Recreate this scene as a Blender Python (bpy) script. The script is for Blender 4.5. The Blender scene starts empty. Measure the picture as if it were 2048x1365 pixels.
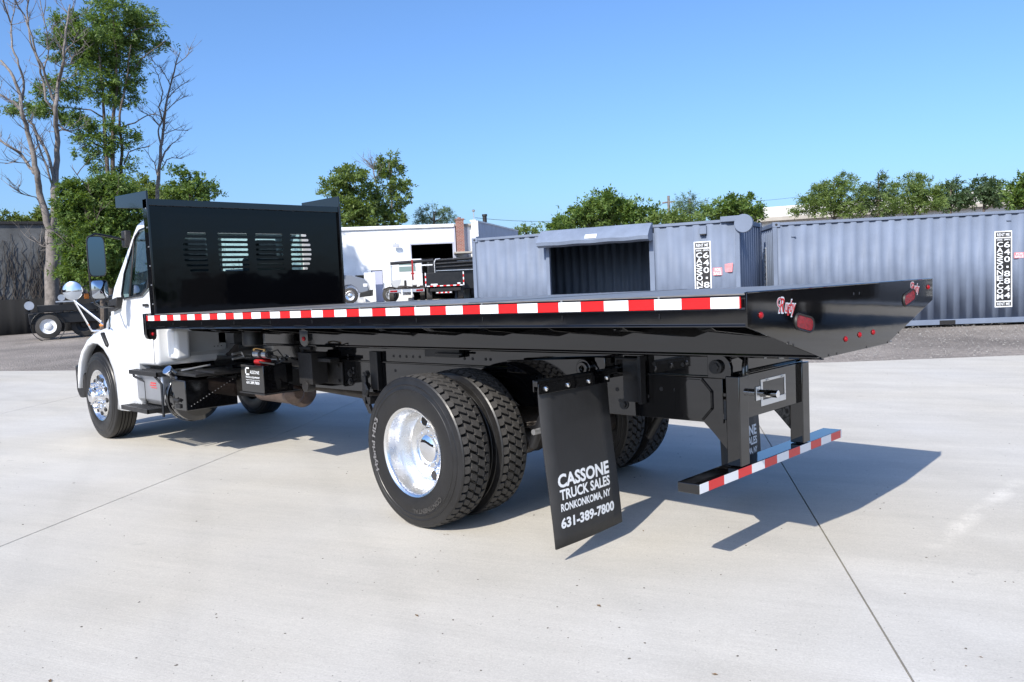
import bpy, math, random
import numpy as np
from mathutils import Vector, Matrix
random.seed(7); np.random.seed(7)
R = math.radians
S = bpy.context.scene
COL = S.collection
# ------------------------------------------------------------------ camera
CAM = np.array([1.7476, -4.4831, 1.6024])
YAW, PIT, ROL, FPX = R(134.5186), R(3.9629), R(-2.52), 1617.9
def cam_axes():
    cy, sy, cp, sp = math.cos(YAW), math.sin(YAW), math.cos(PIT), math.sin(PIT)
    f = np.array([cy*cp, sy*cp, -sp]); r = np.array([sy, -cy, 0.]); u = np.cross(r, f)
    c, s = math.cos(ROL), math.sin(ROL)
    return c*r+s*u, -s*r+c*u, f
RV, UV, FV = cam_axes()
cam = bpy.data.objects.new('camera', bpy.data.cameras.new('camera')); COL.objects.link(cam)
M = Matrix([[RV[i], UV[i], -FV[i], CAM[i]] for i in range(3)] + [[0, 0, 0, 1]])
cam.matrix_world = M
cam.data.sensor_width = 36; cam.data.lens = 36*FPX/2048; cam.data.clip_end = 3000; cam.data.clip_start = .05
S.camera = cam
S.render.resolution_x = 1024; S.render.resolution_y = 682
# ------------------------------------------------------------------ sky, sun, exposure
SUN = Vector((.48, -1.77, 1.5)).normalized()
w = bpy.data.worlds.new('World'); S.world = w; w.use_nodes = True
nt = w.node_tree; bg = nt.nodes['Background']
sky = nt.nodes.new('ShaderNodeTexSky'); sky.sky_type = 'NISHITA'; sky.sun_disc = False
sky.sun_elevation = math.asin(SUN.z); sky.sun_rotation = math.atan2(SUN.x, SUN.y)
sky.air_density = 1.0; sky.dust_density = 2.1; sky.ozone_density = 10; sky.altitude = 0
nt.links.new(sky.outputs[0], bg.inputs[0]); bg.inputs[1].default_value = .15
sl = bpy.data.lights.new('sun', 'SUN'); sl.energy = 4.2; sl.angle = R(.5); sl.color = (1, .94, .84)
so = bpy.data.objects.new('sun', sl); COL.objects.link(so); so.rotation_euler = (-SUN).to_track_quat('-Z', 'Y').to_euler()
so.location = (10, -20, 20)
S.view_settings.view_transform = 'Standard'; S.view_settings.look = 'None'
S.view_settings.exposure = .6; S.view_settings.gamma = 1; S.view_settings.use_curve_mapping = False
S.render.engine = 'CYCLES'
S.cycles.max_bounces = 8; S.cycles.transparent_max_bounces = 12

# ------------------------------------------------------------------ survey helpers (photo position -> place in the yard)
def ray(px, py): return FV + RV*(px-1024)/FPX - UV*(py-682.5)/FPX
def far(px, py, D):
    d = ray(px, py); return CAM + d*(D/math.hypot(d[0], d[1]))
def gz(x, y):
    t = (x-CAM[0])*-.55+(y-CAM[1])*.83
    return .0215*max(0, min(t, 75)-9)
def ppm(px, py, D):       # photo pixels per metre at that place
    d = ray(px, py); return FPX/(D/math.hypot(d[0], d[1]))

# ------------------------------------------------------------------ materials
def N(nt, t, **k):
    n = nt.nodes.new(t)
    for a, b in k.items(): setattr(n, a, b)
    return n
def mat(name, col, rough=.5, metal=0., coat=0., bump=0., bscale=30., var=0., vscale=3., spec=.5, rvar=0., coatr=.03):
    m = bpy.data.materials.new(name); m.use_nodes = True; nt = m.node_tree
    b = nt.nodes['Principled BSDF']; L = nt.links.new
    b.inputs['Base Color'].default_value = (*col, 1); b.inputs['Roughness'].default_value = rough
    b.inputs['Metallic'].default_value = metal; b.inputs['Coat Weight'].default_value = coat
    b.inputs['Coat Roughness'].default_value = coatr; b.inputs['Specular IOR Level'].default_value = spec
    tc = N(nt, 'ShaderNodeTexCoord')
    if var or rvar:
        n = N(nt, 'ShaderNodeTexNoise'); n.inputs['Scale'].default_value = vscale; n.inputs['Detail'].default_value = 7; n.inputs['Roughness'].default_value = .65
        L(tc.outputs['Object'], n.inputs['Vector'])
    if var:
        mr = N(nt, 'ShaderNodeMapRange'); mr.inputs[1].default_value = .3; mr.inputs[2].default_value = .7
        mr.inputs[3].default_value = 1-var; mr.inputs[4].default_value = 1+var; L(n.outputs[0], mr.inputs[0])
        mx = N(nt, 'ShaderNodeVectorMath', operation='SCALE'); mx.inputs[0].default_value = col; L(mr.outputs[0], mx.inputs['Scale'])
        L(mx.outputs[0], b.inputs['Base Color'])
    if rvar:
        mr = N(nt, 'ShaderNodeMapRange'); mr.inputs[1].default_value = .35; mr.inputs[2].default_value = .7
        mr.inputs[3].default_value = rough; mr.inputs[4].default_value = rough+rvar; L(n.outputs[0], mr.inputs[0]); L(mr.outputs[0], b.inputs['Roughness'])
    if bump:
        n2 = N(nt, 'ShaderNodeTexNoise'); n2.inputs['Scale'].default_value = bscale; n2.inputs['Detail'].default_value = 3
        L(tc.outputs['Object'], n2.inputs['Vector'])
        bp = N(nt, 'ShaderNodeBump'); bp.inputs['Strength'].default_value = bump; bp.inputs['Distance'].default_value = .01
        L(n2.outputs[0], bp.inputs['Height']); L(bp.outputs[0], b.inputs['Normal'])
    return m
BLK = mat('gloss_black_paint', (.0025, .0025, .003), .035, coat=.0, bump=.03, bscale=3.5, spec=.85, rvar=.03)
BLKW = mat('gloss_black_sheet_paint', (.002, .002, .0025), .03, bump=.30, bscale=1.7, spec=.36, rvar=.03)
BLKS = mat('satin_black_paint', (.010, .010, .011), .28, bump=.12, bscale=25, rvar=.25, vscale=6)
BLKR = mat('rough_black_metal', (.012, .011, .011), .55, bump=.3, bscale=40, var=.3)
DECK = mat('deck_paint', (.15, .143, .138), .36, bump=.05, bscale=6, rvar=.16, vscale=4, var=.35)
WHT = mat('white_paint', (.70, .71, .72), .3, coat=.6, var=.02, vscale=2)
GRYP = mat('grey_cab_sheet', (.45, .46, .47), .4, var=.05)
CHR = mat('chrome', (.82, .83, .85), .045, metal=1)
ALU = mat('polished_aluminium', (.80, .80, .80), .20, metal=1, rvar=.14, vscale=9, bump=.05, bscale=50)
ALUS = mat('brushed_aluminium', (.62, .63, .65), .38, metal=1, rvar=.15)
GALV = mat('zinc_steel', (.55, .55, .55), .35, metal=.8)
RUB = mat('tyre_rubber', (.044, .041, .038), .72, bump=.25, bscale=60, var=.25, vscale=12, rvar=.1)
RUBS = mat('sidewall_rubber', (.009, .0085, .0085), .36, bump=.12, bscale=30, rvar=.16, vscale=10, var=.2)
FLAP = mat('mud_flap_rubber', (.018, .018, .019), .5, bump=.12, bscale=18, rvar=.12, vscale=6, var=.15)
LET = mat('white_lettering', (.72, .74, .76), .45)
LETG = mat('grey_tyre_lettering', (.15, .145, .145), .6)
DIRT = mat('oily_cast_iron', (.05, .042, .036), .55, metal=.3, bump=.4, bscale=25, var=.4, vscale=9)
BRN = mat('brown_cast_casing', (.12, .085, .07), .5, metal=.4, var=.4, vscale=10)
REDT = mat('red_reflective_tape', (.62, .012, .014), .28, bump=.05, bscale=300)
WHTT = mat('white_reflective_tape', (.74, .75, .77), .28, bump=.05, bscale=300)
LENS = mat('red_lamp_lens', (.27, .004, .008), .2, bump=.5, bscale=160, var=.5, vscale=60, spec=.3)
AMB = mat('amber_lens', (.7, .2, .02), .2)
REDP = mat('red_paint', (.32, .012, .012), .35)
COPP = mat('brass_fitting', (.6, .35, .12), .35, metal=.9)
PLATE = mat('plate_frame', (.75, .75, .74), .3, metal=.5)
SEAT = mat('seat_cloth', (.03, .03, .035), .8)
MIRR = mat('mirror_glass', (.50, .55, .62), .01, metal=1)
MIRD = mat('mirror_glass_dark_reflection', (.16, .22, .28), .01, metal=1)  # dark tint stands in for the darker sky and trees reflected
def glass_mat():
    m = bpy.data.materials.new('tinted_cab_glass'); m.use_nodes = True; nt = m.node_tree; nt.nodes.clear(); L = nt.links.new
    o = N(nt, 'ShaderNodeOutputMaterial'); mx = N(nt, 'ShaderNodeMixShader'); t = N(nt, 'ShaderNodeBsdfTransparent'); g = N(nt, 'ShaderNodeBsdfGlossy'); lw_ = N(nt, 'ShaderNodeLayerWeight'); pw = N(nt, 'ShaderNodeMath', operation='POWER'); pw.inputs[1].default_value = 3.5; fr = N(nt, 'ShaderNodeMath', operation='MULTIPLY_ADD'); fr.inputs[1].default_value = .85; fr.inputs[2].default_value = .07
    L(lw_.outputs['Facing'], pw.inputs[0]); L(pw.outputs[0], fr.inputs[0]); t.inputs[0].default_value = (.62, .76, .76, 1); g.inputs['Roughness'].default_value = .01
    L(fr.outputs[0], mx.inputs[0]); L(t.outputs[0], mx.inputs[1]); L(g.outputs[0], mx.inputs[2]); L(mx.outputs[0], o.inputs[0]); return m
GLS = glass_mat()
SC0, SC1 = (.25, .345), (.27, 2.42)
def concrete_mat():
    m = bpy.data.materials.new('broomed_concrete'); m.use_nodes = True; nt = m.node_tree; b = nt.nodes['Principled BSDF']; L = nt.links.new
    g = N(nt, 'ShaderNodeNewGeometry')
    mp = N(nt, 'ShaderNodeMapping'); mp.inputs['Rotation'].default_value = (0, 0, R(-20)); L(g.outputs['Position'], mp.inputs[0])
    def noise(sc, det, ro, vec=None, st=None):
        n = N(nt, 'ShaderNodeTexNoise'); n.inputs['Scale'].default_value = sc; n.inputs['Detail'].default_value = det; n.inputs['Roughness'].default_value = ro
        src = vec or mp.outputs[0]
        if st:
            q = N(nt, 'ShaderNodeMapping'); q.inputs['Scale'].default_value = st; L(src, q.inputs[0]); src = q.outputs[0]
        L(src, n.inputs['Vector']); return n.outputs[0]
    def ramp(x, a, b_, c, d):
        r = N(nt, 'ShaderNodeMapRange'); r.inputs[1].default_value = a; r.inputs[2].default_value = b_; r.inputs[3].default_value = c; r.inputs[4].default_value = d; L(x, r.inputs[0]); return r.outputs[0]
    def mul(a, b_):
        k = N(nt, 'ShaderNodeMath', operation='MULTIPLY'); L(a, k.inputs[0]); L(b_, k.inputs[1]); return k.outputs[0]
    big = ramp(noise(.22, 4, .55), .3, .7, .98, 1.05)
    mid = ramp(noise(1.3, 8, .68), .3, .7, .955, 1.045)
    streak = ramp(noise(1.0, 6, .65, st=(.25, 2.4, 1)), .32, .7, .90, 1.05)
    fine = ramp(noise(90, 5, .75), .3, .7, .85, 1.12)
    grain = ramp(noise(26, 4, .7), .3, .7, .955, 1.04)
    broom = ramp(noise(14, 4, .6, st=(.12, 7, 1)), .35, .65, .965, 1.025)
    sp = ramp(noise(42, 3, .6), .68, .73, 1.0, .45)
    sp2 = ramp(noise(11, 4, .65), .735, .765, 1.0, .55)
    scuff = ramp(noise(.5, 7, .7, st=(.5, 4, 1)), .60, .74, 1.0, .93)
    # a few wide tyre arcs
    wv = N(nt, 'ShaderNodeTexWave'); wv.wave_type = 'RINGS'; wv.rings_direction = 'Z'; wv.inputs['Scale'].default_value = .30; wv.inputs['Distortion'].default_value = 3.; wv.inputs['Detail'].default_value = 3; wv.inputs['Detail Scale'].default_value = .5
    q = N(nt, 'ShaderNodeMapping'); q.inputs['Location'].default_value = (14, 22, 0); L(g.outputs['Position'], q.inputs[0]); L(q.outputs[0], wv.inputs[0])
    arcs = ramp(wv.outputs[1], .88, 1.0, 1.0, .965)
    qs = N(nt, 'ShaderNodeMapping', vector_type='TEXTURE'); qs.inputs['Location'].default_value = (SC0[0], SC0[1], 0); qs.inputs['Rotation'].default_value = (0, 0, math.atan2(SC1[1]-SC0[1], SC1[0]-SC0[0])); L(g.outputs['Position'], qs.inputs[0])
    sx = N(nt, 'ShaderNodeSeparateXYZ'); L(qs.outputs[0], sx.inputs[0])
    ab = N(nt, 'ShaderNodeMath', operation='ABSOLUTE'); L(sx.outputs[1], ab.inputs[0])
    m1 = ramp(ab.outputs[0], .02, .085, 1, 0); m2 = ramp(sx.outputs[0], 0, .25, 0, 1); m3 = ramp(sx.outputs[0], 1.6, 2.1, 1, 0); m4 = ramp(noise(3, 5, .7), .40, .55, 0, 1)
    mk = mul(mul(m1, m2), mul(m3, m4)); scf = N(nt, 'ShaderNodeMath', operation='MULTIPLY_ADD'); L(mk, scf.inputs[0]); scf.inputs[1].default_value = .22; scf.inputs[2].default_value = 1.0
    v = mul(big, scf.outputs[0])
    v = mul(v, ramp(noise(2.6, 4, .55), .69, .75, 1.0, .84)); v = mul(v, ramp(noise(.8, 9, .62, st=(1, .18, 1)), .495, .505, 1.0, 1.0))
    for x in (mid, streak, fine, grain, broom, sp, sp2, scuff, arcs): v = mul(v, x)
    cr = N(nt, 'ShaderNodeMix', data_type='RGBA'); cr.inputs[6].default_value = (.485, .455, .395, 1); cr.inputs[7].default_value = (.49, .472, .435, 1)
    L(ramp(noise(.35, 3, .5), .35, .65, 0, 1), cr.inputs[0])
    vm = N(nt, 'ShaderNodeVectorMath', operation='SCALE'); L(cr.outputs[2], vm.inputs[0]); L(v, vm.inputs['Scale']); L(vm.outputs[0], b.inputs['Base Color'])
    b.inputs['Roughness'].default_value = .72; b.inputs['Specular IOR Level'].default_value = .3
    bp = N(nt, 'ShaderNodeBump'); bp.inputs['Strength'].default_value = .25; bp.inputs['Distance'].default_value = .004
    ad = N(nt, 'ShaderNodeMath', operation='ADD'); L(noise(120, 4, .7), ad.inputs[0]); L(noise(14, 4, .6, st=(.12, 7, 1)), ad.inputs[1]); L(ad.outputs[0], bp.inputs['Height']); L(bp.outputs[0], b.inputs['Normal'])
    return m
CONC = concrete_mat()
def gravel_mat():
    m = bpy.data.materials.new('crushed_gravel'); m.use_nodes = True; nt = m.node_tree; b = nt.nodes['Principled BSDF']; L = nt.links.new
    g = N(nt, 'ShaderNodeNewGeometry')
    n1 = N(nt, 'ShaderNodeTexNoise'); n1.inputs['Scale'].default_value = 9; n1.inputs['Detail'].default_value = 10; n1.inputs['Roughness'].default_value = .8
    n2 = N(nt, 'ShaderNodeTexNoise'); n2.inputs['Scale'].default_value = .35; n2.inputs['Detail'].default_value = 5
    v = N(nt, 'ShaderNodeTexVoronoi'); v.inputs['Scale'].default_value = 26
    for n in (n1, n2, v): L(g.outputs['Position'], n.inputs['Vector'])
    r = N(nt, 'ShaderNodeValToRGB'); r.color_ramp.elements[0].color = (.13, .114, .10, 1); r.color_ramp.elements[0].position = .25; r.color_ramp.elements[1].color = (.34, .30, .265, 1); r.color_ramp.elements[1].position = .72
    L(n1.outputs[0], r.inputs[0])
    c = N(nt, 'ShaderNodeMapRange'); c.inputs[1].default_value = .3; c.inputs[2].default_value = .7; c.inputs[3].default_value = .6; c.inputs[4].default_value = 1.25; L(n2.outputs[0], c.inputs[0])
    s1 = N(nt, 'ShaderNodeVectorMath', operation='SCALE'); L(r.outputs[0], s1.inputs[0]); L(c.outputs[0], s1.inputs['Scale']); L(s1.outputs[0], b.inputs['Base Color'])
    bp = N(nt, 'ShaderNodeBump'); bp.inputs['Strength'].default_value = .9; bp.inputs['Distance'].default_value = .03; L(v.outputs[0], bp.inputs['Height']); L(bp.outputs[0], b.inputs['Normal'])
    b.inputs['Roughness'].default_value = .9; return m
GRAV = gravel_mat()
def paint_worn(name, col, rust=.5):
    m = bpy.data.materials.new(name); m.use_nodes = True; nt = m.node_tree; b = nt.nodes['Principled BSDF']; L = nt.links.new
    tc = N(nt, 'ShaderNodeTexCoord')
    n = N(nt, 'ShaderNodeTexNoise'); n.inputs['Scale'].default_value = 1.6; n.inputs['Detail'].default_value = 6; L(tc.outputs['Object'], n.inputs['Vector'])
    q = N(nt, 'ShaderNodeMapping'); q.inputs['Scale'].default_value = (9, 9, .7); L(tc.outputs['Object'], q.inputs[0])
    n2 = N(nt, 'ShaderNodeTexNoise'); n2.inputs['Scale'].default_value = 1; n2.inputs['Detail'].default_value = 6; L(q.outputs[0], n2.inputs['Vector'])
    a = N(nt, 'ShaderNodeMapRange'); a.inputs[1].default_value = .3; a.inputs[2].default_value = .7; a.inputs[3].default_value = .88; a.inputs[4].default_value = 1.08; L(n.outputs[0], a.inputs[0])
    c = N(nt, 'ShaderNodeMapRange'); c.inputs[1].default_value = .3; c.inputs[2].default_value = .7; c.inputs[3].default_value = .97; c.inputs[4].default_value = 1.02; L(n2.outputs[0], c.inputs[0])
    mm = N(nt, 'ShaderNodeMath', operation='MULTIPLY'); L(a.outputs[0], mm.inputs[0]); L(c.outputs[0], mm.inputs[1])
    s = N(nt, 'ShaderNodeVectorMath', operation='SCALE'); s.inputs[0].default_value = col; L(mm.outputs[0], s.inputs['Scale'])
    n3 = N(nt, 'ShaderNodeTexNoise'); n3.inputs['Scale'].default_value = 7; n3.inputs['Detail'].default_value = 8; n3.inputs['Roughness'].default_value = .75; L(tc.outputs['Object'], n3.inputs['Vector'])
    rr = N(nt, 'ShaderNodeMapRange'); rr.inputs[1].default_value = .70; rr.inputs[2].default_value = .76; rr.inputs[3].default_value = 0; rr.inputs[4].default_value = rust; L(n3.outputs[0], rr.inputs[0])
    mx = N(nt, 'ShaderNodeMix', data_type='RGBA'); L(rr.outputs[0], mx.inputs[0]); L(s.outputs[0], mx.inputs[6]); mx.inputs[7].default_value = (.12, .07, .05, 1)
    L(mx.outputs[2], b.inputs['Base Color']); b.inputs['Roughness'].default_value = .62; b.inputs['Specular IOR Level'].default_value = .3
    n4 = N(nt, 'ShaderNodeTexNoise'); n4.inputs['Scale'].default_value = 1.3; n4.inputs['Detail'].default_value = 3; L(tc.outputs['Object'], n4.inputs['Vector'])
    bp = N(nt, 'ShaderNodeBump'); bp.inputs['Strength'].default_value = .16; bp.inputs['Distance'].default_value = .05; L(n4.outputs[0], bp.inputs['Height']); L(bp.outputs[0], b.inputs['Normal'])
    return m
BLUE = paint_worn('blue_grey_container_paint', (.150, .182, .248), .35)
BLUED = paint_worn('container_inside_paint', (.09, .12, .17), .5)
WALLW = paint_worn('white_building_paint', (.76, .77, .78), .05)
WALLG = paint_worn('lavender_grey_wall', (.42, .44, .52), .1)
BEIG = paint_worn('beige_roof_band', (.36, .33, .29), .2)
def bark_mat(name, col):
    return mat(name, col, .9, bump=.8, bscale=14, var=.4, vscale=5)
BARKG = bark_mat('grey_bark', (.17, .15, .135)); BARKD = bark_mat('dark_bark', (.10, .08, .065))
def leaf_mat(name, c1, c2, tr=.4):
    m = bpy.data.materials.new(name); m.use_nodes = True; nt = m.node_tree; nt.nodes.clear(); L = nt.links.new
    o = N(nt, 'ShaderNodeOutputMaterial'); g = N(nt, 'ShaderNodeNewGeometry'); mx = N(nt, 'ShaderNodeMix', data_type='RGBA')
    mx.inputs[6].default_value = (*c1, 1); mx.inputs[7].default_value = (*c2, 1); L(g.outputs['Random Per Island'], mx.inputs[0])
    d = N(nt, 'ShaderNodeBsdfPrincipled'); d.inputs['Roughness'].default_value = .5; d.inputs['Specular IOR Level'].default_value = .35
    t = N(nt, 'ShaderNodeBsdfTranslucent'); ms = N(nt, 'ShaderNodeMixShader'); ms.inputs[0].default_value = tr
    tb = N(nt, 'ShaderNodeVectorMath', operation='MULTIPLY'); tb.inputs[1].default_value = (1.3, 1.25, .5); L(mx.outputs[2], tb.inputs[0])
    L(mx.outputs[2], d.inputs['Base Color']); L(tb.outputs[0], t.inputs[0]); L(d.outputs[0], ms.inputs[1]); L(t.outputs[0], ms.inputs[2]); L(ms.outputs[0], o.inputs[0]); return m
LF_LOC = leaf_mat('locust_leaves', (.07, .135, .03), (.18, .26, .07))
LF_DEEP = leaf_mat('deep_green_leaves', (.065, .13, .03), (.17, .24, .06))
LF_YEL = leaf_mat('yellow_green_leaves', (.09, .14, .03), (.16, .20, .05))
LF_OLV = leaf_mat('olive_green_leaves', (.08, .135, .035), (.175, .235, .065))
LF_PINE = leaf_mat('pine_needles', (.055, .10, .035), (.11, .155, .055), .15)
LF_BLU = leaf_mat('bluish_green_leaves', (.06, .105, .05), (.11, .16, .08))
BRICK = bpy.data.materials.new('red_brick'); BRICK.use_nodes = True
_n = BRICK.node_tree; _b = N(_n, 'ShaderNodeTexBrick'); _c = N(_n, 'ShaderNodeTexCoord'); _q = N(_n, 'ShaderNodeMapping'); _q.inputs['Rotation'].default_value = (R(90), 0, 0)
_b.inputs['Color1'].default_value = (.26, .085, .055, 1); _b.inputs['Color2'].default_value = (.17, .05, .035, 1); _b.inputs['Mortar'].default_value = (.33, .27, .24, 1)
_b.inputs['Scale'].default_value = 1; _b.inputs['Brick Width'].default_value = .22; _b.inputs['Row Height'].default_value = .085; _b.inputs['Mortar Size'].default_value = .012
_n.links.new(_c.outputs['Object'], _q.inputs[0]); _n.links.new(_q.outputs[0], _b.inputs[0]); _n.links.new(_b.outputs[0], _n.nodes['Principled BSDF'].inputs['Base Color'])
_n.nodes['Principled BSDF'].inputs['Roughness'].default_value = .85

# ------------------------------------------------------------------ mesh building
class MB:
    def __init__(s): s.v = []; s.f = []; s.m = []
    def add(s, vs, fs, mi=0):
        o = len(s.v); s.v += [tuple(map(float, p)) for p in vs]; s.f += [tuple(i+o for i in f) for f in fs]; s.m += [mi]*len(fs); return s
    def box(s, x0, x1, y0, y1, z0, z1, mi=0):
        return s.add([(x0,y0,z0),(x1,y0,z0),(x1,y1,z0),(x0,y1,z0),(x0,y0,z1),(x1,y0,z1),(x1,y1,z1),(x0,y1,z1)],
              [(0,3,2,1),(4,5,6,7),(0,1,5,4),(1,2,6,5),(2,3,7,6),(3,0,4,7)], mi)
    def prism(s, poly, ax, a, b, mi=0):
        # poly: 2-D points in the other two axes, in order (x,z) for ax='y', (y,z) for 'x', (x,y) for 'z'
        def P(p, t): return {'x': (t, p[0], p[1]), 'y': (p[0], t, p[1]), 'z': (p[0], p[1], t)}[ax]
        n = len(poly); vs = [P(p, a) for p in poly]+[P(p, b) for p in poly]
        fs = [tuple(range(n))[::-1], tuple(range(n, 2*n))]+[(i, (i+1) % n, n+(i+1) % n, n+i) for i in range(n)]
        return s.add(vs, fs, mi)
    def tube(s, pts, r, seg=8, mi=0, caps=True):
        pts = [Vector(p) for p in pts]; rs = r if isinstance(r, (list, tuple)) else [r]*len(pts)
        vs = []; fs = []; up = None
        for i, p in enumerate(pts):
            t = (pts[min(i+1, len(pts)-1)]-pts[max(i-1, 0)])
            t = t.normalized() if t.length > 1e-9 else Vector((0, 0, 1))
            if up is None: up = t.orthogonal().normalized()
            up = (up-t*up.dot(t)); up = up.normalized() if up.length > 1e-6 else t.orthogonal().normalized()
            b = t.cross(up)
            for k in range(seg):
                a = 2*math.pi*k/seg; vs.append(p+(up*math.cos(a)+b*math.sin(a))*rs[i])
        for i in range(len(pts)-1):
            for k in range(seg):
                fs.append((i*seg+k, i*seg+(k+1) % seg, (i+1)*seg+(k+1) % seg, (i+1)*seg+k))
        if caps: fs += [tuple(range(seg))[::-1], tuple(range((len(pts)-1)*seg, len(pts)*seg))]
        return s.add(vs, fs, mi)
    def lathe(s, prof, c, ax='y', seg=48, mi=0):
        # prof: (offset along axis, radius)
        vs = []; fs = []; n = len(prof)
        for k in range(seg):
            a = 2*math.pi*k/seg; ca, sa = math.cos(a), math.sin(a)
            for h, r in prof:
                q = {'y': (r*ca, h, r*sa), 'x': (h, r*ca, r*sa), 'z': (r*ca, r*sa, h)}[ax]
                vs.append((c[0]+q[0], c[1]+q[1], c[2]+q[2]))
        for k in range(seg):
            k2 = (k+1) % seg
            for i in range(n-1): fs.append((k*n+i, k*n+i+1, k2*n+i+1, k2*n+i))
        return s.add(vs, fs, mi)
    def cyl(s, c, r, h0, h1, ax='y', seg=24, mi=0): return s.lathe([(h0, 0), (h0, r), (h1, r), (h1, 0)], c, ax, seg, mi)
    def quad(s, a, b, c, d, mi=0): return s.add([a, b, c, d], [(0, 1, 2, 3)], mi)
    def grid(s, P, mi=0, closed=False):
        n = len(P); m = len(P[0]); vs = [p for r_ in P for p in r_]
        fs = [(i*m+j, i*m+(j+1) % m, (i+1)*m+(j+1) % m, (i+1)*m+j) for i in range(n-1) for j in range(m if closed else m-1)]
        return s.add(vs, fs, mi)
WL = {}
def obj(name, mb, mats, parent=None, sh=0, bev=0, seg=2, kind=None, label=None, cat=None, group=None, flat=False, ang=32, solid=0):
    v = np.array(mb.v, dtype=float)
    if sh: v[:, 2] += .0081*v[:, 0]
    c = (v.min(0)+v.max(0))/2
    if parent is None: c[2] = v[:, 2].min()
    me = bpy.data.meshes.new(name); me.from_pydata((v-c).tolist(), [], mb.f)
    for m in (mats if isinstance(mats, list) else [mats]): me.materials.append(m)
    if len(set(mb.m)) > 1: me.polygons.foreach_set('material_index', mb.m)
    me.validate(); me.update()
    import bmesh
    bm = bmesh.new(); bm.from_mesh(me); bmesh.ops.recalc_face_normals(bm, faces=bm.faces) if len(bm.faces) < 20000 else None; bm.to_mesh(me); bm.free()
    if not flat:
        me.shade_smooth(); me.set_sharp_from_angle(angle=R(ang))
    o = bpy.data.objects.new(name, me); COL.objects.link(o)
    if parent is not None: o.parent = parent; o.location = Vector(c)-Vector(WL[parent.name])
    else: o.location = c
    WL[o.name] = tuple(c)
    if solid:
        sm = o.modifiers.new('solid', 'SOLIDIFY'); sm.thickness = solid; sm.offset = 0
    if bev:
        b = o.modifiers.new('bevel', 'BEVEL'); b.width = bev; b.segments = seg; b.limit_method = 'ANGLE'; b.angle_limit = R(35); b.harden_normals = False
    if kind or name in ('bolt_holes', 'box_rivets', 'weld_bead', 'apron_bolts', 'seam_gaps', 'stake_pocket_slots', 'vines', 'air_hoses', 'pump_hoses', 'pump_fittings'): o['kind'] = kind or 'stuff'
    tag(o, label, cat, group); return o
def tag(o, label=None, cat=None, group=None):
    if label: o['label'] = label
    if cat: o['category'] = cat
    if group: o['group'] = group
def thing(name, label, cat, loc, rz=0, group=None, local=False, origin=(0, 0, 0)):
    o = bpy.data.objects.new(name, None); COL.objects.link(o); o.location = loc; o.rotation_euler = (0, 0, rz)
    o.empty_display_size = .3
    WL[o.name] = origin if local else tuple(loc); tag(o, label, cat, group); return o
def copy_tree(o, parent=None):
    c = o.copy(); COL.objects.link(c)
    WL[c.name] = WL.get(o.name, (0, 0, 0))
    if parent: c.parent = parent
    for ch in list(o.children): copy_tree(ch, c)
    return c
_tcache = {}
def text_geo(s, bold=0.0):
    if (s, bold) in _tcache: return _tcache[(s, bold)]
    cu = bpy.data.curves.new('t', 'FONT'); cu.body = s; cu.size = 1; cu.offset = bold; cu.resolution_u = 3; cu.align_x = 'LEFT'
    ob = bpy.data.objects.new('t', cu); COL.objects.link(ob); bpy.context.view_layer.update()
    me = bpy.data.meshes.new_from_object(ob.evaluated_get(bpy.context.evaluated_depsgraph_get()))
    vs = [(p.co.x, p.co.y) for p in me.vertices]; fs = [tuple(p.vertices) for p in me.polygons]
    bpy.data.objects.remove(ob); bpy.data.curves.remove(cu); bpy.data.meshes.remove(me)
    xs = [p[0] for p in vs]; ys = [p[1] for p in vs]; x0, x1, y0, y1 = min(xs)+bold, max(xs)-bold, min(ys)+bold, max(ys)-bold
    vs = [((p[0]-x0)/(x1-x0), (p[1]-y0)/(y1-y0)) for p in vs]
    _tcache[(s, bold)] = (vs, fs); return vs, fs
def text_fit(mb, s, fn, bold=.02, mi=0):
    """fn maps (u,v) in the unit box of the word to a 3-D point"""
    vs, fs = text_geo(s, bold); return mb.add([fn(u, v) for u, v in vs], fs, mi)
def text_quad(mb, s, bl, br, tl, bold=.02, mi=0, shear=0):
    bl, br, tl = map(np.array, (bl, br, tl))
    return text_fit(mb, s, lambda u, v: tuple(bl+(br-bl)*(u+shear*v)+(tl-bl)*v), bold, mi)
def boolean(o, cutters):
    for c in cutters:
        md = o.modifiers.new('b', 'BOOLEAN'); md.object = c; md.operation = 'DIFFERENCE'; md.solver = 'EXACT'
    bpy.context.view_layer.update()
    me = bpy.data.meshes.new_from_object(o.evaluated_get(bpy.context.evaluated_depsgraph_get()))
    o.modifiers.clear(); o.data = me
    for c in cutters: bpy.data.objects.remove(c)
    me.shade_smooth(); me.set_sharp_from_angle(angle=R(32))

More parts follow.
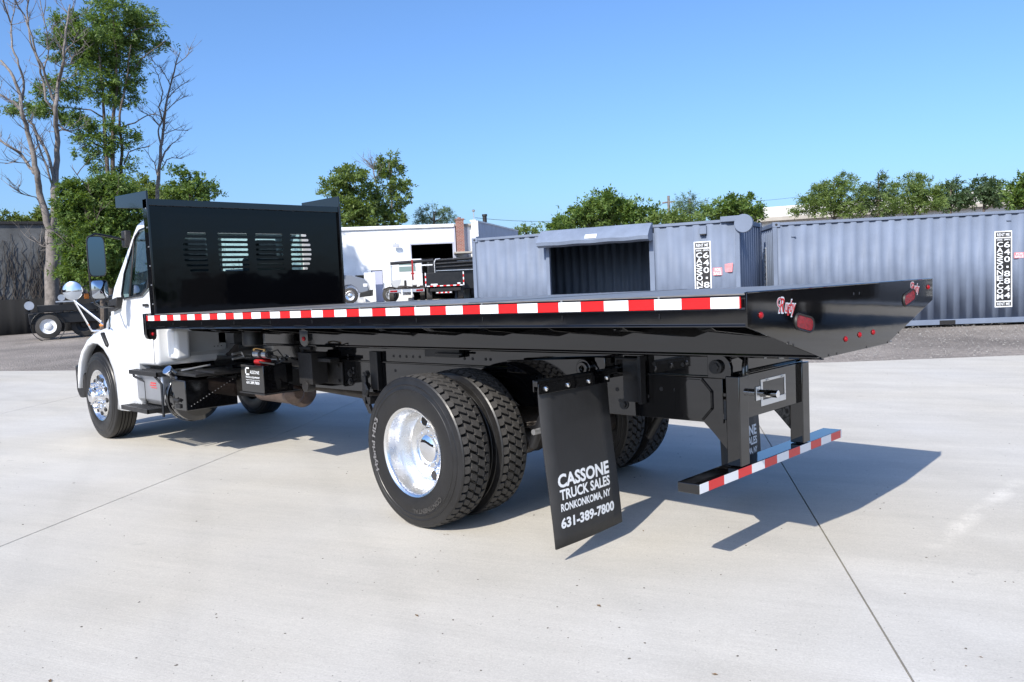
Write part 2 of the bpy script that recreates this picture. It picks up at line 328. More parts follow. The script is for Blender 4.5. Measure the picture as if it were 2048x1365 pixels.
# ================================================================== GROUND
def ground_sheet():
    xs = sorted(set(list(np.linspace(-60, 60, 61))+[-900, -400, -200, -120, 120, 200, 400, 900])); P = []
    for y in xs: P.append([(x, y, gz(x, y)-.05) for x in xs])
    mb = MB().grid(P); return mb
obj('gravel_ground', ground_sheet(), GRAV, kind='structure', ang=80)
EDGE = [(-60, -17.), (-40, -9.5), (-18.1, 1.2), (-4, 8.4), (-1.5, 10.5), (.8, 12.6), (8, 30), (60, 70)]   # far edge of the concrete
def edge_y(x):
    for (a, b), (c, d) in zip(EDGE, EDGE[1:]):
        if a <= x <= c: return b+(d-b)*(x-a)/(c-a)
    return EDGE[-1][1]
pad = thing('concrete_yard', None, None, (0, 0, 0)); pad['kind'] = 'structure'
JU = np.array([.549, -.836]); JN = np.array([.836, .549])
def slab(n0, n1):
    gap = .005
    n0 += gap; n1 -= gap; K = 56; rows = []
    def pt(n, s): p = JN*n-JU*s; return p      # s grows towards the far edge
    lines = []
    for j in range(7):
        n = n0+(n1-n0)*j/6
        # find s at the far edge
        lo, hi = -40., 70.
        for _ in range(40):
            mid = (lo+hi)/2; p = pt(n, mid)
            if p[1] < edge_y(p[0]): lo = mid
            else: hi = mid
        lines.append((n, min(lo, 60)))
    P = []
    for n, smax in lines:
        P.append([(*pt(n, -18+(smax+18)*k/K), 0) for k in range(K+1)])
    P = [[(x, y, gz(x, y)) for x, y, _ in r_] for r_ in P]
    mb = MB().grid(P)
    # rim going down all round
    rim = P[0]+[r_[-1] for r_ in P[1:]]+P[-1][::-1][1:]+[r_[0] for r_ in P[::-1][1:]]
    low = [(x, y, z-.12) for x, y, z in rim]
    mb.grid([rim, low]); return mb
k = -8
while k < 6:
    n0 = -.122+5.35*k; obj('concrete_slab', slab(n0, n0+5.35), CONC, pad, bev=0, ang=50); k += 1

# small stones, leaves and crumbs lying on the concrete and the gravel
def crumbs(n, fn, smin, smax, flat=.5):
    mb = MB()
    for _ in range(n):
        x, y = fn(); s = random.uniform(smin, smax)*(random.random()**1.5+.35); z = gz(x, y)
        a = random.random()*6.28; pts = []
        for q in range(5):
            t = a+q*1.2566+random.uniform(-.3, .3); pts.append((x+s*math.cos(t)*random.uniform(.6, 1), y+s*math.sin(t)*random.uniform(.6, 1), z+.0005))
        top = (x+random.uniform(-.3, .3)*s, y+random.uniform(-.3, .3)*s, z+s*flat)
        mb.add(pts+[top], [(i, (i+1) % 5, 5) for i in range(5)])
    return mb
def near_spot():
    while True:
        d = 1.6+random.random()**1.3*13; a = YAW+random.uniform(-.7, .7); x = CAM[0]+d*math.cos(a); y = CAM[1]+d*math.sin(a)
        if y < edge_y(x)-.1: return x, y
def grav_spot():
    while True:
        d = 12+random.random()*14; a = YAW+random.uniform(-.64, .64); x = CAM[0]+d*math.cos(a); y = CAM[1]+d*math.sin(a)
        if y > edge_y(x)+.05: return x, y
GRIT = mat('dark_grit', (.10, .09, .075), .9); STON = mat('grey_stone', (.22, .21, .195), .9, var=.4, vscale=8)
obj('loose_grit', crumbs(1100, near_spot, .002, .009), GRIT, kind='stuff')
_mb = crumbs(16000, grav_spot, .006, .026, .55); 
obj('gravel_stones', _mb, STON, kind='stuff', flat=True)
def leaf_litter():
    mb = MB()
    for _ in range(200):
        x, y = near_spot() if random.random() < .22 else grav_spot(); z = gz(x, y)+.002; s = random.uniform(.006, .02); a = random.random()*6.28
        c, d = math.cos(a)*s, math.sin(a)*s
        mb.quad((x-c, y-d, z), (x-d*.45, y+c*.45, z+s*.25), (x+c, y+d, z+s*.15), (x+d*.45, y-c*.45, z+.002))
    return mb
obj('fallen_leaves', leaf_litter(), mat('dry_leaf', (.16, .10, .05), .8), kind='stuff', flat=True)

# ================================================================== THE FLATBED TRUCK
T = thing('flatbed_truck', 'white cab flatbed truck with long glossy black deck and red and white striped edge', 'truck', (-2.504, 0, 0))
# ---- wheels
def tyre_mb(c, side, drive):
    """c = point on the axle line at the outer face of the tyre; side = -1 when the outer face looks towards -y"""
    W_ = .275; s = -side
    rt = .486 if drive else .5125
    prof = [(.026, .288), (.012, .300), (.004, .33), (0, .385), (.002, .418), (-.001, .421), (-.001, .425), (.003, .428), (.008, .450), (.006, .453), (.006, .457), (.011, .460), (.016, .480), (.018, .498), (.026, .507) if drive else (.028, .508), (.034, .505) if drive else (.034, .5105), (.044, rt)]
    if not drive:
        mid = []
        for g0 in (.078, .112, .151, .190): mid += [(g0, rt+.001), (g0+.001, rt-.012), (g0+.008, rt-.012), (g0+.009, rt+.001)]
    else: mid = [(.09, rt+.001), (.1375, rt+.002), (.185, rt+.001)]
    full = prof+mid+[(W_-a, b) for a, b in prof[::-1]]
    mb = MB(); mb.lathe([(h*s, r) for h, r in full], c, 'y', 96, 0)
    # liner between the beads
    if drive:
        n = 50
        rows = [(.020, .072, 0), (.078, .134, .15), (.141, .197, .45), (.203, .255, .75)]
        for ri, (h0, h1, ph) in enumerate(rows):
            for kx in range(n):
                a0 = 2*math.pi*(kx+ph)/n; hm = (h0+h1)/2; w_h = h1-h0
                if ri == 0: out = [(h0, -.46, 0), (hm, -.47, 0), (h1-.006, -.40, 0), (h1, -.30, 0), (h1+.004, .0, 0), (h1, .36, 0), (h1-.008, .44, 0), (hm, .44, 0), (h0, .42, 0)]
                elif ri == 3: out = [(h0+.008, -.44, 0), (hm, -.44, 0), (h1, -.42, 0), (h1, .46, 0), (hm, .47, 0), (h0+.006, .40, 0), (h0, .30, 0), (h0-.004, 0, 0), (h0, -.36, 0)]
                else:
                    sk = .52
                    lo = [(h0, -.44+sk/2), (hm-.004, -.43), (hm+.006, -.50), (h1, -.44-sk/2)]; hi_ = [(h1, .40-sk/2), (hm+.006, .36), (hm-.004, .43), (h0, .42+sk/2)]
                    out = [(a_, b_, 0) for a_, b_ in lo]+[(h1+.005, -sk/2, 0)]+[(a_, b_, 0) for a_, b_ in hi_]+[(h0+.003, sk/2, 0)]
                m_ = len(out); vb = []; vt = []
                for h, q, _ in out:
                    a = a0+q*2*math.pi/n*.84
                    crown = .5155-.0075*abs((h-.1375)/.13)**2.5
                    lowr = .480
                    if h < .024: crown -= .008
                    if h > .253: crown -= .008
                    hh = h
                    vb.append((c[0]+lowr*math.cos(a), c[1]+hh*s, c[2]+lowr*math.sin(a)))
                    ai = a0+(q*.80)*2*math.pi/n; hi = hm+(h-hm)*.92
                    vt.append((c[0]+crown*math.cos(ai), c[1]+hi*s, c[2]+crown*math.sin(ai)))
                mb.add(vb+vt, [tuple(range(m_, 2*m_))]+[(i, (i+1) % m_, m_+(i+1) % m_, m_+i) for i in range(m_)], 1)
    return mb
def rim_rear(c, side, near=True):
    s = -side; mb = MB()
    barrel = [(.022, .289), (.010, .303), (.006, .302), (.010, .292), (.018, .283), (.040, .279), (.075, .264), (.13, .257), (.185, .250), (.203, .238), (.206, .150), (.196, .132), (.19, .128)]
    mb.lathe([(h*s, r) for h, r in barrel], c, 'y', 72); return mb
def dish_parts(parent, c, side):
    """hub cover, hand holes and lug caps of the deep dish wheel"""
    s = -side
    hub = MB().lathe([(h*s, r) for h, r in [(.206, .165), (.196, .150), (.160, .136), (.152, .130), (.152, .100)]], c, 'y', 48)
    obj('hub_cover', hub, CHR, parent)
    for k_ in range(10):
        a = 2*math.pi*(k_+.5)/10; m = MB(); r0 = .117
        cx, cz = c[0]+r0*math.cos(a), c[2]+r0*math.sin(a)
        m.lathe([(.19*s, .012), (.147*s, .012), (.143*s, .010), (.142*s, 0)], (cx, c[1], cz), 'y', 12)
        obj('lug_cap', m, CHR, parent)
    cap = MB().lathe([(h*s, r) for h, r in [(.19, .104), (.150, .103), (.136, .098), (.126, .080), (.120, .045), (.118, 0)]], c, 'y', 48)
    obj('hub_cap', cap, CHR, parent)
    for a in (R(115), R(-92), R(12)):
        cx, cz = c[0]+.196*math.cos(a), c[2]+.196*math.sin(a)
        m = MB().cyl((cx, c[1], cz), .033, .2025*s, .240*s, 'y', 20); m.lathe([(.206*s, .042), (.199*s, .040), (.196*s, .037), (.200*s, .0335), (.215*s, .0335)], (cx, c[1], cz), 'y', 20, 1)
        obj('hand_hole', m, [BLKR, CHR], parent)
RX, RY, RZ = -2.504, -1.173, .515
def wheel_lettering(parent, c, word, r, a0, a1, h=.045, m=LETG, y=-.004):
    def fn(u, v):
        a = a0+(a1-a0)*u; rr = r+h*(v-.5); return (c[0]+rr*math.cos(a), c[1]+y, c[2]+rr*math.sin(a))
    mb = text_fit(MB(), word, fn, .03); obj('tyre_lettering', mb, m, parent, flat=True)
def rear_wheel(y, side, rim=True):
    c = (RX, y, RZ); t = obj('rear_wheel', rim_rear(c, side), ALU, T, ang=40)
    ty = obj('tyre', tyre_mb(c, side, True), [RUBS, RUB], t, ang=28)
    return t, ty
t1, ty1 = rear_wheel(RY, -1); dish_parts(t1, (RX, RY, RZ), -1)
wheel_lettering(t1, (RX, RY, RZ), 'Hybrid HD3', .402, R(204), R(150), .045)
wheel_lettering(t1, (RX, RY, RZ), 'CONTINENTAL', .395, R(318), R(270), .030, RUB, -.003)
for y_ in (-1.173+.335, 1.173-.335+.0, 1.173):
    tt = copy_tree(t1) if False else None
def clone_wheel(y, flip):
    o = t1.copy(); COL.objects.link(o); o.location = (0, y+.09*0, 0); o.parent = T
    base = Vector(WL[t1.name]); off = base-Vector((RX, RY, RZ))
    o.rotation_euler = (0, 0, math.pi if flip else 0)
    off2 = Vector((-off.x, -off.y, off.z)) if flip else off
    o.location = Vector((RX, y, RZ))+off2-Vector(WL[T.name])
    for ch in t1.children:
        if ch.name.split('.')[0] in ('tyre',):
            d = ch.copy(); COL.objects.link(d); d.parent = o
    return o
clone_wheel(-1.173+.335+.012, False); clone_wheel(1.173-.347, True); clone_wheel(1.173, True)
# ---- front wheels
FX, FY, FZ = -8.412, -1.145, .515
def front_wheel(y, side, full):
    c = (FX, y, FZ); s = -side
    prof = [(.022, .289), (.008, .303), (.004, .302), (.008, .290), (.020, .280), (.045, .272), (.050, .262), (.030, .246), (.014, .215), (.006, .175), (.008, .150), (.02, .140)]
    t = obj('front_wheel', MB().lathe([(h*s, r) for h, r in prof], c, 'y', 72), ALU, T, ang=50)
    obj('tyre', tyre_mb(c, side, False), [RUBS, RUB], t, ang=30)
    if full:
        hub = MB().lathe([(h*s, r) for h, r in [(.02, .142), (.0, .138), (-.006, .118), (-.045, .100), (-.050, .085)]], c, 'y', 40); obj('hub_plate', hub, CHR, t)
        cap = MB().lathe([(h*s, r) for h, r in [(-.03, .086), (-.085, .080), (-.10, .066), (-.106, .03), (-.107, 0)]], c, 'y', 40); obj('hub_cap', cap, CHR, t)
        for k_ in range(10):
            a = 2*math.pi*k_/10+.1; m = MB().lathe([(.01*s, .020), (-.045*s, .019), (-.062*s, .013), (-.066*s, 0)], (c[0]+.148*math.cos(a), c[1], c[2]+.148*math.sin(a)), 'y', 12); obj('lug_cap', m, CHR, t)
            a += .314; cx, cz = c[0]+.208*math.cos(a), c[2]+.208*math.sin(a)
            m = MB().cyl((cx, c[1], cz), .026, .0085*s, .06*s, 'y', 16)
            m = MB().lathe([(.0055*s, 0), (.0055*s, .024), (.002*s, .027), (.012*s, .032)], (cx, c[1]+.004*s, cz), 'y', 18)
            obj('hand_hole', m, BLKR, t)
    return t
front_wheel(FY, -1, True); front_wheel(1.05, 1, False)
# ---- chassis frame
fr = obj('frame_rail', MB().box(-8.9, -.60, -.430, -.422, .772, 1.03).box(-8.9, -.60, -.422, -.36, .772, .780).box(-8.9, -.60, -.422, -.36, 1.022, 1.03), BLK, T, 1, .002)
fr2 = obj('frame_rail', MB().box(-8.9, -.60, .422, .430, .772, 1.03).box(-8.9, -.60, .36, .422, .772, .780).box(-8.9, -.60, .36, .422, 1.022, 1.03), BLK, T, 1, .002)
def holes(parent, L, yy, r=.013):
    m = MB()
    for x, z in L: m.cyl((x, yy, z), r, 0, -.0025, 'y', 10)
    obj('bolt_holes', m, BLKR, parent, 1)
holes(fr, [(-1.33, .93), (-1.31, .86), (-1.22, .96), (-1.1, .9), (-4.2, .97), (-4.2, .93), (-3.4, .93), (-3.35, .85), (-3.8, .83), (-1.0, .95), (-.9, .95), (-3.6, .97), (-2.9, .97), (-4.05, .93)], -.430)
for x, z in [(-4.25, .925), (-4.0, .925), (-4.25, .85), (-4.0, .82), (-3.45, .90), (-1.28, .84)]:
    obj('bolt_head', MB().cyl((x, -.430, z), .022, 0, -.018, 'y', 6).cyl((x, -.430, z), .034, 0, -.006, 'y', 14), BLKS, fr, 1)
for x in (-1.1, -3.4, -5.0, -6.4): obj('cross_member', MB().box(x-.05, x+.05, -.36, .36, .80, .99), BLKS, T, 1, .003)
sub = obj('subframe_rail', MB().box(-6.3, -.56, -.425, -.415, 1.034, 1.160).box(-6.3, -.56, -.445, -.33, 1.034, 1.042), BLK, T, 1, .002)
obj('subframe_rail', MB().box(-6.3, -.56, .415, .425, 1.034, 1.160).box(-6.3, -.56, .33, .445, 1.034, 1.042), BLK, T, 1, .002)
holes(sub, [(-3.62+.085*k_, 1.09) for k_ in range(5)]+[(-2.75, 1.09), (-2.66, 1.09), (-2.52, 1.09), (-2.47, 1.09), (-4.28, 1.08), (-4.28, 1.045), (-1.05, 1.1), (-.85, 1.1)], -.425, .012)
obj('side_guide', MB().box(-3.15, -2.75, -.48, -.43, 1.10, 1.165).box(-3.0, -2.7, -.50, -.48, 1.12, 1.135, 0), BLKS, T, 1, .004)
# deck tie-down brackets on the frame
obj('mounting_bracket', MB().box(-3.93, -3.80, -.447, -.432, .80, 1.125).box(-3.80, -3.785, -.475, -.43, .80, 1.125), BLKS, T, 1, .003)
obj('mounting_bracket', MB().box(-1.27, -1.10, -.447, -.431, .86, 1.12).box(-1.12, -1.10, -.50, -.43, .86, 1.15).tube([(-1.30, -.47, 1.09), (-1.30, -.47, 1.13), (-1.14, -.47, 1.13), (-1.14, -.47, 1.07)], .010, 8), BLKS, T, 1, .002)
obj('spring_hanger', MB().prism([(-3.98, .92), (-3.93, .92), (-3.93, .72), (-3.86, .60), (-3.91, .60), (-3.99, .72)], 'y', -.50, -.47).box(-3.95, -3.88, -.50, -.40, .68, .74).tube([(-3.94, -.50, .86), (-3.90, -.50, .80), (-3.92, -.5, .76)], .015, 6), BLKS, T, 1, .002)
obj('gusset_plate', MB().box(-5.0, -4.35, -.448, -.432, .82, 1.02).cyl((-4.4, -.448, .99), .016, 0, -.02, 'y', 8).cyl((-4.4, -.448, .85), .016, 0, -.02, 'y', 8), BLKR, T, 1, .003)
# leaf springs, axle, differential, brake chambers
for sy in (-1, 1):
    m = MB()
    for q in range(6):
        l = .74-.09*q; m.add(*(lambda P: (P.v, P.f))(MB().grid([[(RX-l+2*l*i/12, sy*.47-.045, .70-.018*q-.10*(1-((i-6)/6)**2)+.0) for i in range(13)], [(RX-l+2*l*i/12, sy*.47+.045, .70-.018*q-.10*(1-((i-6)/6)**2)) for i in range(13)], [(RX-l+2*l*i/12, sy*.47+.045, .715-.018*q-.10*(1-((i-6)/6)**2)) for i in range(13)], [(RX-l+2*l*i/12, sy*.47-.045, .715-.018*q-.10*(1-((i-6)/6)**2)) for i in range(13)]])))
    obj('leaf_spring', m, DIRT, T, solid=.004)
obj('rear_axle', MB().tube([(RX, -.95, RZ), (RX, -.30, RZ), (RX, -.22, RZ), (RX, 0, RZ), (RX, .22, RZ), (RX, .3, RZ), (RX, .95, RZ)], [.075, .08, .16, .20, .16, .08, .075], 16), DIRT, T)
obj('drive_shaft', MB().tube([(-5.6, 0, .66), (-2.72, 0, .56)], .05, 14).tube([(-2.75, 0, .56), (-2.62, 0, .55)], .09, 12), DIRT, T)
for sy in (-.46, .46): obj('brake_chamber', MB().cyl((RX+.32, sy, .50), .09, -.09, .09, 'y', 20).cyl((RX+.32, sy, .50), .10, -.012, .012, 'y', 20).box(RX+.1, RX+.32, sy-.02, sy+.02, .47, .53), DIRT, T)
obj('shock_absorber', MB().tube([(-1.75, -.50, .98), (-2.0, -.52, .50)], .035, 12).tube([(-1.75, -.5, .98), (-1.66, -.49, 1.05)], .018, 8).cyl((-1.9, -.56, .62), .02, -.05, .05, 'y', 8, 1), [BLKS, GALV], T, .0)
obj('shock_absorber', MB().tube([(-1.45, .50, .9), (-1.75, .50, .42)], .035, 12), BLKS, T)
# hinge arm with round boss, above the rear wheels
obj('hoist_arm', MB().prism([(-2.2, 1.02), (-1.50, 1.00), (-1.42, 1.03), (-1.40, 1.07), (-1.44, 1.11), (-1.50, 1.13), (-2.2, 1.10)], 'y', -.53, -.49).cyl((-1.495, -.53, 1.07), .058, 0, -.03, 'y', 28).lathe([(-.03, .045), (-.045, .042), (-.045, .020), (-.03, .018), (-.03, 0)], (-1.495, -.53, 1.07), 'y', 24).box(-1.43, -1.35, -.52, -.43, 1.03, 1.14), BLK, T, 1, .003)
obj('hoist_cylinder', MB().tube([(-4.9, 0, .98), (-1.8, 0, 1.06)], .07, 16), BLKS, T)
# ---- rear end: tail plate, legs, bumper
rear = obj('tail_plate', MB().box(-.50, -.485, -.40, .36, .800, 1.045).prism([(-.56, 1.045), (-.50, 1.045), (-.485, 1.05), (-.485, 1.055), (-.66, 1.075)], 'y', -.40, .36), BLK, T, 1, .002)
for y0, y1, gx in ((-.475, -.372, 1), (.305, .402, 1)):
    yy = y0 if y0 < 0 else y0
    leg = obj('rear_leg', MB().box(-.548, -.462, y0, y1, .545, 1.050), BLK, T, 1, .006, 3)
    obj('leg_gusset', MB().prism([(-.72, .795), (-.548, .795), (-.548, .60), (-.655, .715), (-.72, .775)], 'y', (y0+y1)/2-.006, (y0+y1)/2+.006), BLK, leg, 1, .001)
obj('frame_end_plate', MB().box(-.90, -.585, -.440, -.431, .775, 1.03), BLK, T, 1, .002)
oc = MB(); pts_ = []
for k_ in range(8):
    a = math.pi/8+k_*math.pi/4; pts_.append((-.76+.115*math.cos(a)*1.0, .905+.125*math.sin(a)))
oc.prism(pts_, 'y', -.446, -.4395); obj('octagon_patch', oc, BLK, T, 1, .002)
weld = MB()
for (a, b) in ((7, 0), (0, 1), (6, 7)):
    for t_ in np.linspace(0, 1, 14):
        p, q = pts_[a], pts_[b]; x, z = p[0]+(q[0]-p[0])*t_, p[1]+(q[1]-p[1])*t_
        weld.cyl((x, -.4455, z), .007, 0, -.004, 'y', 6)
obj('weld_bead', weld, GALV if False else BLK, T, 1)
# rear deck hinge ears
for y0, y1 in ((-.47, -.44), (.40, .43)):
    P_ = [(-.66, 1.035), (-.515, 1.035), (-.515, 1.10), (-.525, 1.135), (-.55, 1.16), (-.60, 1.175), (-.66, 1.175)]
    h_ = obj('hinge_ear', MB().prism(P_, 'y', y0, y1), BLK, T, 1, .003)
    obj('hinge_pin', MB().cyl((-.60, y0, 1.10), .040, 0, -.022, 'y', 24).cyl((-.60, y0, 1.10), .026, -.022, -.030, 'y', 6), BLKS, h_, 1, .002)
obj('grab_loop', MB().tube([(-.475, -.40, 1.03), (-.475, -.40, 1.10), (-.48, -.38, 1.135), (-.52, -.36, 1.15)], .010, 8).tube([(-.475, -.365, 1.03), (-.475, -.365, 1.10), (-.48, -.35, 1.135), (-.52, -.34, 1.15)], .010, 8), BLK, T, 1)
obj('tail_cross_tube', MB().box(-.62, -.53, -.44, .42, 1.06, 1.15), BLK, T, 1, .004)
pf = obj('plate_bracket', MB().box(-.485, -.4805, -.190, .118, .985, 1.000).box(-.485, -.4805, -.190, .118, .845, .880).box(-.485, -.4805, -.190, -.168, .880, .985).box(-.485, -.4805, .104, .118, .880, .985), PLATE, rear, 1, .001)
obj('plate_clip', MB().box(-.480, -.474, -.13, -.10, .985, .994).box(-.480, -.474, .055, .085, .985, .994), GALV, rear, 1)
obj('trailer_plug', MB().cyl((0, -.225, .9275), .022, -.478, -.36, 'x', 20), CHR, rear, 1, .002)
obj('plug_base', MB().box(-.485, -.479, -.25, -.20, .885, .965), PLATE, rear, 1, .002)
bump = obj('rear_bumper', MB().box(-.590, -.462, -.915, .885, .487, .541), BLK, T, 1, .004, 2)
tw = .1524; y_ = -.908; i_ = 0
ends = [-.908, -.815] ; seglist = [(-.908, -.820, 0)]
while ends[-1] < .885:
    a = ends[-1]; b = min(a+tw, .878); seglist.append((a if i_ else -.820, b, (i_+1) % 2)); ends.append(b); i_ += 1
    if b >= .878: break
for a, b, c_ in seglist: obj('reflective_strip', MB().box(-.4615, -.4605, a+.0005, b-.0005, .489, .539), REDT if c_ else WHTT, bump, 1)
# ---- mud flaps
def flap(y0, y1, sgn):
    P_ = []
    for i in range(15):
        t_ = i/14; z = 1.035-.94*t_; x = -1.30+.035*math.sin(t_*2.6)*t_+.02*t_*t_; dy = .045*t_*t_+.008*t_
        P_.append([(x+.012*math.sin(3.1*j/6)*t_, y0+dy*sgn+(y1-y0)*j/6, z+(.012*j/6)) for j in range(7)])
    return MB().grid(P_)
fl = obj('mud_flap', flap(-1.195, -.575, 1), FLAP, T, solid=.010)
obj('mud_flap', flap(.70, 1.275, 0), FLAP, T, solid=.010, label='right rear mud flap half hidden behind the legs')
def flap_text(y0, y1, par, dz=0):
    m = MB()
    L_ = [('CASSONE', .440, .512, y0+.098, y1-.06, .035), ('TRUCK SALES', .368, .424, y0+.105, y1-.06, .032), ('RONKONKOMA, NY', .295, .345, y0+.105, y1-.062, .03), ('631-389-7800', .205, .262, y0+.10, y1-.035, .038)]
    for s_, z0, z1, a, b, bo in L_:
        def fn(u, v, z0=z0, z1=z1, a=a, b=b):
            z = z0+(z1-z0)*v+dz; y = a+(b-a)*u; t_ = (1.035-z)/.94
            j = (y-(y0+.045*t_*t_*(1 if y0 < 0 else 0)))/(y1-y0)
            return (-1.30+.035*math.sin(t_*2.6)*t_+.02*t_*t_+.012*math.sin(3.1*max(0, min(1, j))/1*1)*t_+.0065, y, z-.012*(1-u)*0)
        text_fit(m, s_, fn, bo)
    obj('flap_lettering', m, LET, par, flat=True)
flap_text(-1.195, -.575, fl)
f2 = [o for o in T.children if o.name.startswith('mud_flap')][1]; flap_text(.70, 1.275, f2, -.06)
hg = obj('flap_hanger', MB().box(-1.318, -1.290, -1.21, -.43, 1.030, 1.062).box(-1.325, -1.318, -1.21, -.43, 1.0, 1.066).box(-1.292, -1.285, -1.205, -.56, .985, 1.045), BLK, T, 0, .002)
for y_ in (-1.145, -.955, -.765, -.590, -.31): obj('chrome_bolt', MB().lathe([(0, .017), (.006, .016), (.012, .009), (.013, 0)], (-1.284, y_, 1.016), 'x', 16), CHR, hg)
obj('flap_hanger', MB().box(-1.318, -1.290, .43, 1.32, 1.030, 1.062), BLK, T, 0, .002)

# ---- the deck
ZT = 1.520; DX0, DX1, DW = -6.655, 0.0, 1.222
deck = obj('deck_plate', MB().box(DX0+.02, -.012, -DW+.010, DW-.010, ZT-.006, ZT), DECK, T, 1)
for x in (-1.83, -4.27): obj('deck_seam', MB().box(x, x+.004, -DW+.02, DW-.02, ZT+.0005, ZT+.0025), BLKS, deck, 1)
rl = None
for sy in (-1, 1):
    P_ = [(0, ZT-.008), (.0, 1.500-.0), (.004, 1.497), (.004, 1.455), (.0, 1.452), (.0, 1.385), (-.010, 1.378), (-.010, 1.372), (.045, 1.372), (.045, ZT-.008)]
    poly = [(sy*(DW-a), b) for a, b in P_]
    r_ = obj('side_rail', MB().prism(poly, 'x', DX0, -.006), BLK, T, 1, .0015)
    if sy < 0: rl = r_
m = MB()
s0 = -.3348
xe = -.032
# tape pieces, six inches each
pieces = [(s0, s0+.1524, 1), (s0+.1524, xe-.006, 0), (xe-.006, xe, 1)]
for k_ in range(1, 21):
    a = s0-k_*.3048; pieces += [(a, a+.1524, 1), (a+.1524, a+.3048, 0)]
a = s0-21*.3048; pieces += [(a+.1524, a+.3048, 0), (a+.095, a+.1524, 1)]
for a, b, c_ in pieces:
    obj('reflective_strip', MB().box(a+.0006, b-.0006, -DW+.0022-.0062, -DW+.003, 1.4555, 1.5063), REDT if c_ else WHTT, rl, 1)
m = MB(); m2 = MB()
for k_ in range(11):
    x = -.46-.615*k_
    obj('rail_pin', MB().cyl((x, -DW, 1.513), .005, .0, -.006, 'y', 8), GALV, rl, 1)
    obj('rail_clip', MB().box(x-.002, x+.002, -DW-.004, -DW+.001, 1.410, 1.436), BLKS, rl, 1)
for k_ in range(12):
    x = -.62-.515*k_; m2.box(x-.09, x+.09, -DW-.002, -DW+.001, 1.395, 1.397)
obj('stake_pocket_slots', m2, BLKS, rl, 1)
# sloping side panels under the deck, with gussets
for sy in (-1, 1):
    obj('long_sill', MB().box(-6.3, -.004, min(sy*.470, sy*.460), max(sy*.470, sy*.460), 1.166, 1.500).box(-6.3, -.004, min(sy*.47, sy*.52), max(sy*.47, sy*.52), 1.166, 1.172), BLK, T, 1, .001)
    for x in (-.27, -.78, -1.29, -1.80, -2.32, -2.83, -3.35, -3.86, -4.4, -4.9, -5.4, -5.9):
        obj('cross_bearer', MB().prism([(sy*.47, 1.265), (sy*.47, 1.50), (sy*1.17, 1.50), (sy*1.17, 1.378), (sy*1.10, 1.345)], 'x', x-.04, x+.04), BLK, T, 1, .002)
obj('bottom_pan', MB().box(-6.3, -.006, -.452, .452, 1.160, 1.1655), BLK, T, 1)
sk = obj('pan_flange', MB().prism([(-.46, 1.166), (-.435, 1.158), (-.435, 1.150), (-.468, 1.162)], 'x', -6.3, -.004), BLK, T, 1)
# marker lamps along the side
for x, z in ((-3.99, 1.255+.032), (-6.60, 1.33)):
    b_ = obj('marker_bracket', MB().prism([(x-.06, z+.085), (x+.06, z+.085), (x+.06, z-.03), (x+.04, z-.06), (x, z-.075), (x-.04, z-.06), (x-.06, z-.03)], 'y', -1.03-.15*(x < -5), -1.018-.15*(x < -5)), BLK, T, 1, .002)
    obj('marker_lamp', MB().lathe([(0, .019), (-.008, .017), (-.013, .009), (-.014, 0)], (x, -1.03-.15*(x < -5), z-.01), 'y', 16), LENS, b_, 1)
obj('deck_front_end', MB().lathe([(0, 0), (.0, .06)], (0, 0, 0), 'x', 3) if False else MB().prism([(-1.245, 1.53), (-1.17, 1.53), (-1.17, 1.27), (-1.20, 1.262), (-1.23, 1.275), (-1.245, 1.32)], 'x', DX0-.02, DX0+.035).box(DX0-.02, DX0+.02, -1.17, 1.17, 1.36, 1.515), BLK, T, 1, .008, 3)
# rear apron
AP = [(-1.252, 1.5205), (-1.252, 1.372), (-.46, 1.166), (.40, 1.166), (1.222, 1.385), (1.252, 1.40), (1.252, 1.529)]
AP = [(-1.24, 1.524), (-1.24, 1.372), (-.47, 1.164), (.42, 1.164), (1.232, 1.385), (1.232, 1.524)]
ap = obj('rear_apron', MB().prism(AP, 'x', -.004, .006), BLK, T, 1, .002)
obj('apron_lip', MB().prism([(-.010, ZT), (.006, ZT), (.010, ZT+.004), (.004, ZT+.008), (-.010, ZT+.004)], 'y', -1.235, 1.228), BLK, ap, 1, .001)
def stadium(cy, cz, L_, h, x0, x1, tilt=0, seg=10):
    P_ = []
    for k_ in range(seg+1): a = -math.pi/2+math.pi*k_/seg; P_.append((L_/2+h*math.cos(a), h*math.sin(a)))
    for k_ in range(seg+1): a = math.pi/2+math.pi*k_/seg; P_.append((-L_/2+h*math.cos(a), h*math.sin(a)))
    ct, st = math.cos(tilt), math.sin(tilt)
    return [(cy+p*ct-q*st, cz+p*st+q*ct) for p, q in P_]
def inc_mesh(outer, inner, xo, xi, mb):
    n = len(outer); mb.add([(xo, a, b) for a, b in outer]+[(xi, a, b) for a, b in inner], [(i, (i+1) % n, n+(i+1) % n, n+i) for i in range(n)]); return mb
for cy, cz, til in ((-.68, 1.355, R(-11)), (.785, 1.418, R(12))):
    o1 = stadium(cy, cz, .122, .042, 0, 0, til); o2 = stadium(cy, cz, .122, .031, 0, 0, til)
    g_ = MB(); inc_mesh(o1, [(cy+(a-cy)*.97, cz+(b-cz)*.93) for a, b in o1], .0062, .016, g_); inc_mesh([(cy+(a-cy)*.97, cz+(b-cz)*.93) for a, b in o1], o2, .016, .010, g_)
    gr_ = obj('lamp_grommet', g_, BLKR, ap, 1)
    l_ = obj('tail_lamp', MB().prism(o2, 'x', .0065, .0125), LENS, ap, 1, .002)
for cy, cz in ((-1.116, 1.418), (-.183, 1.237), (.006, 1.246), (.20, 1.246), (1.14, 1.47)):
    obj('marker_lamp', MB().lathe([(.006, .016), (.011, .015), (.017, .008), (.018, 0)], (0, cy, cz), 'x', 16), LENS, ap, 1)
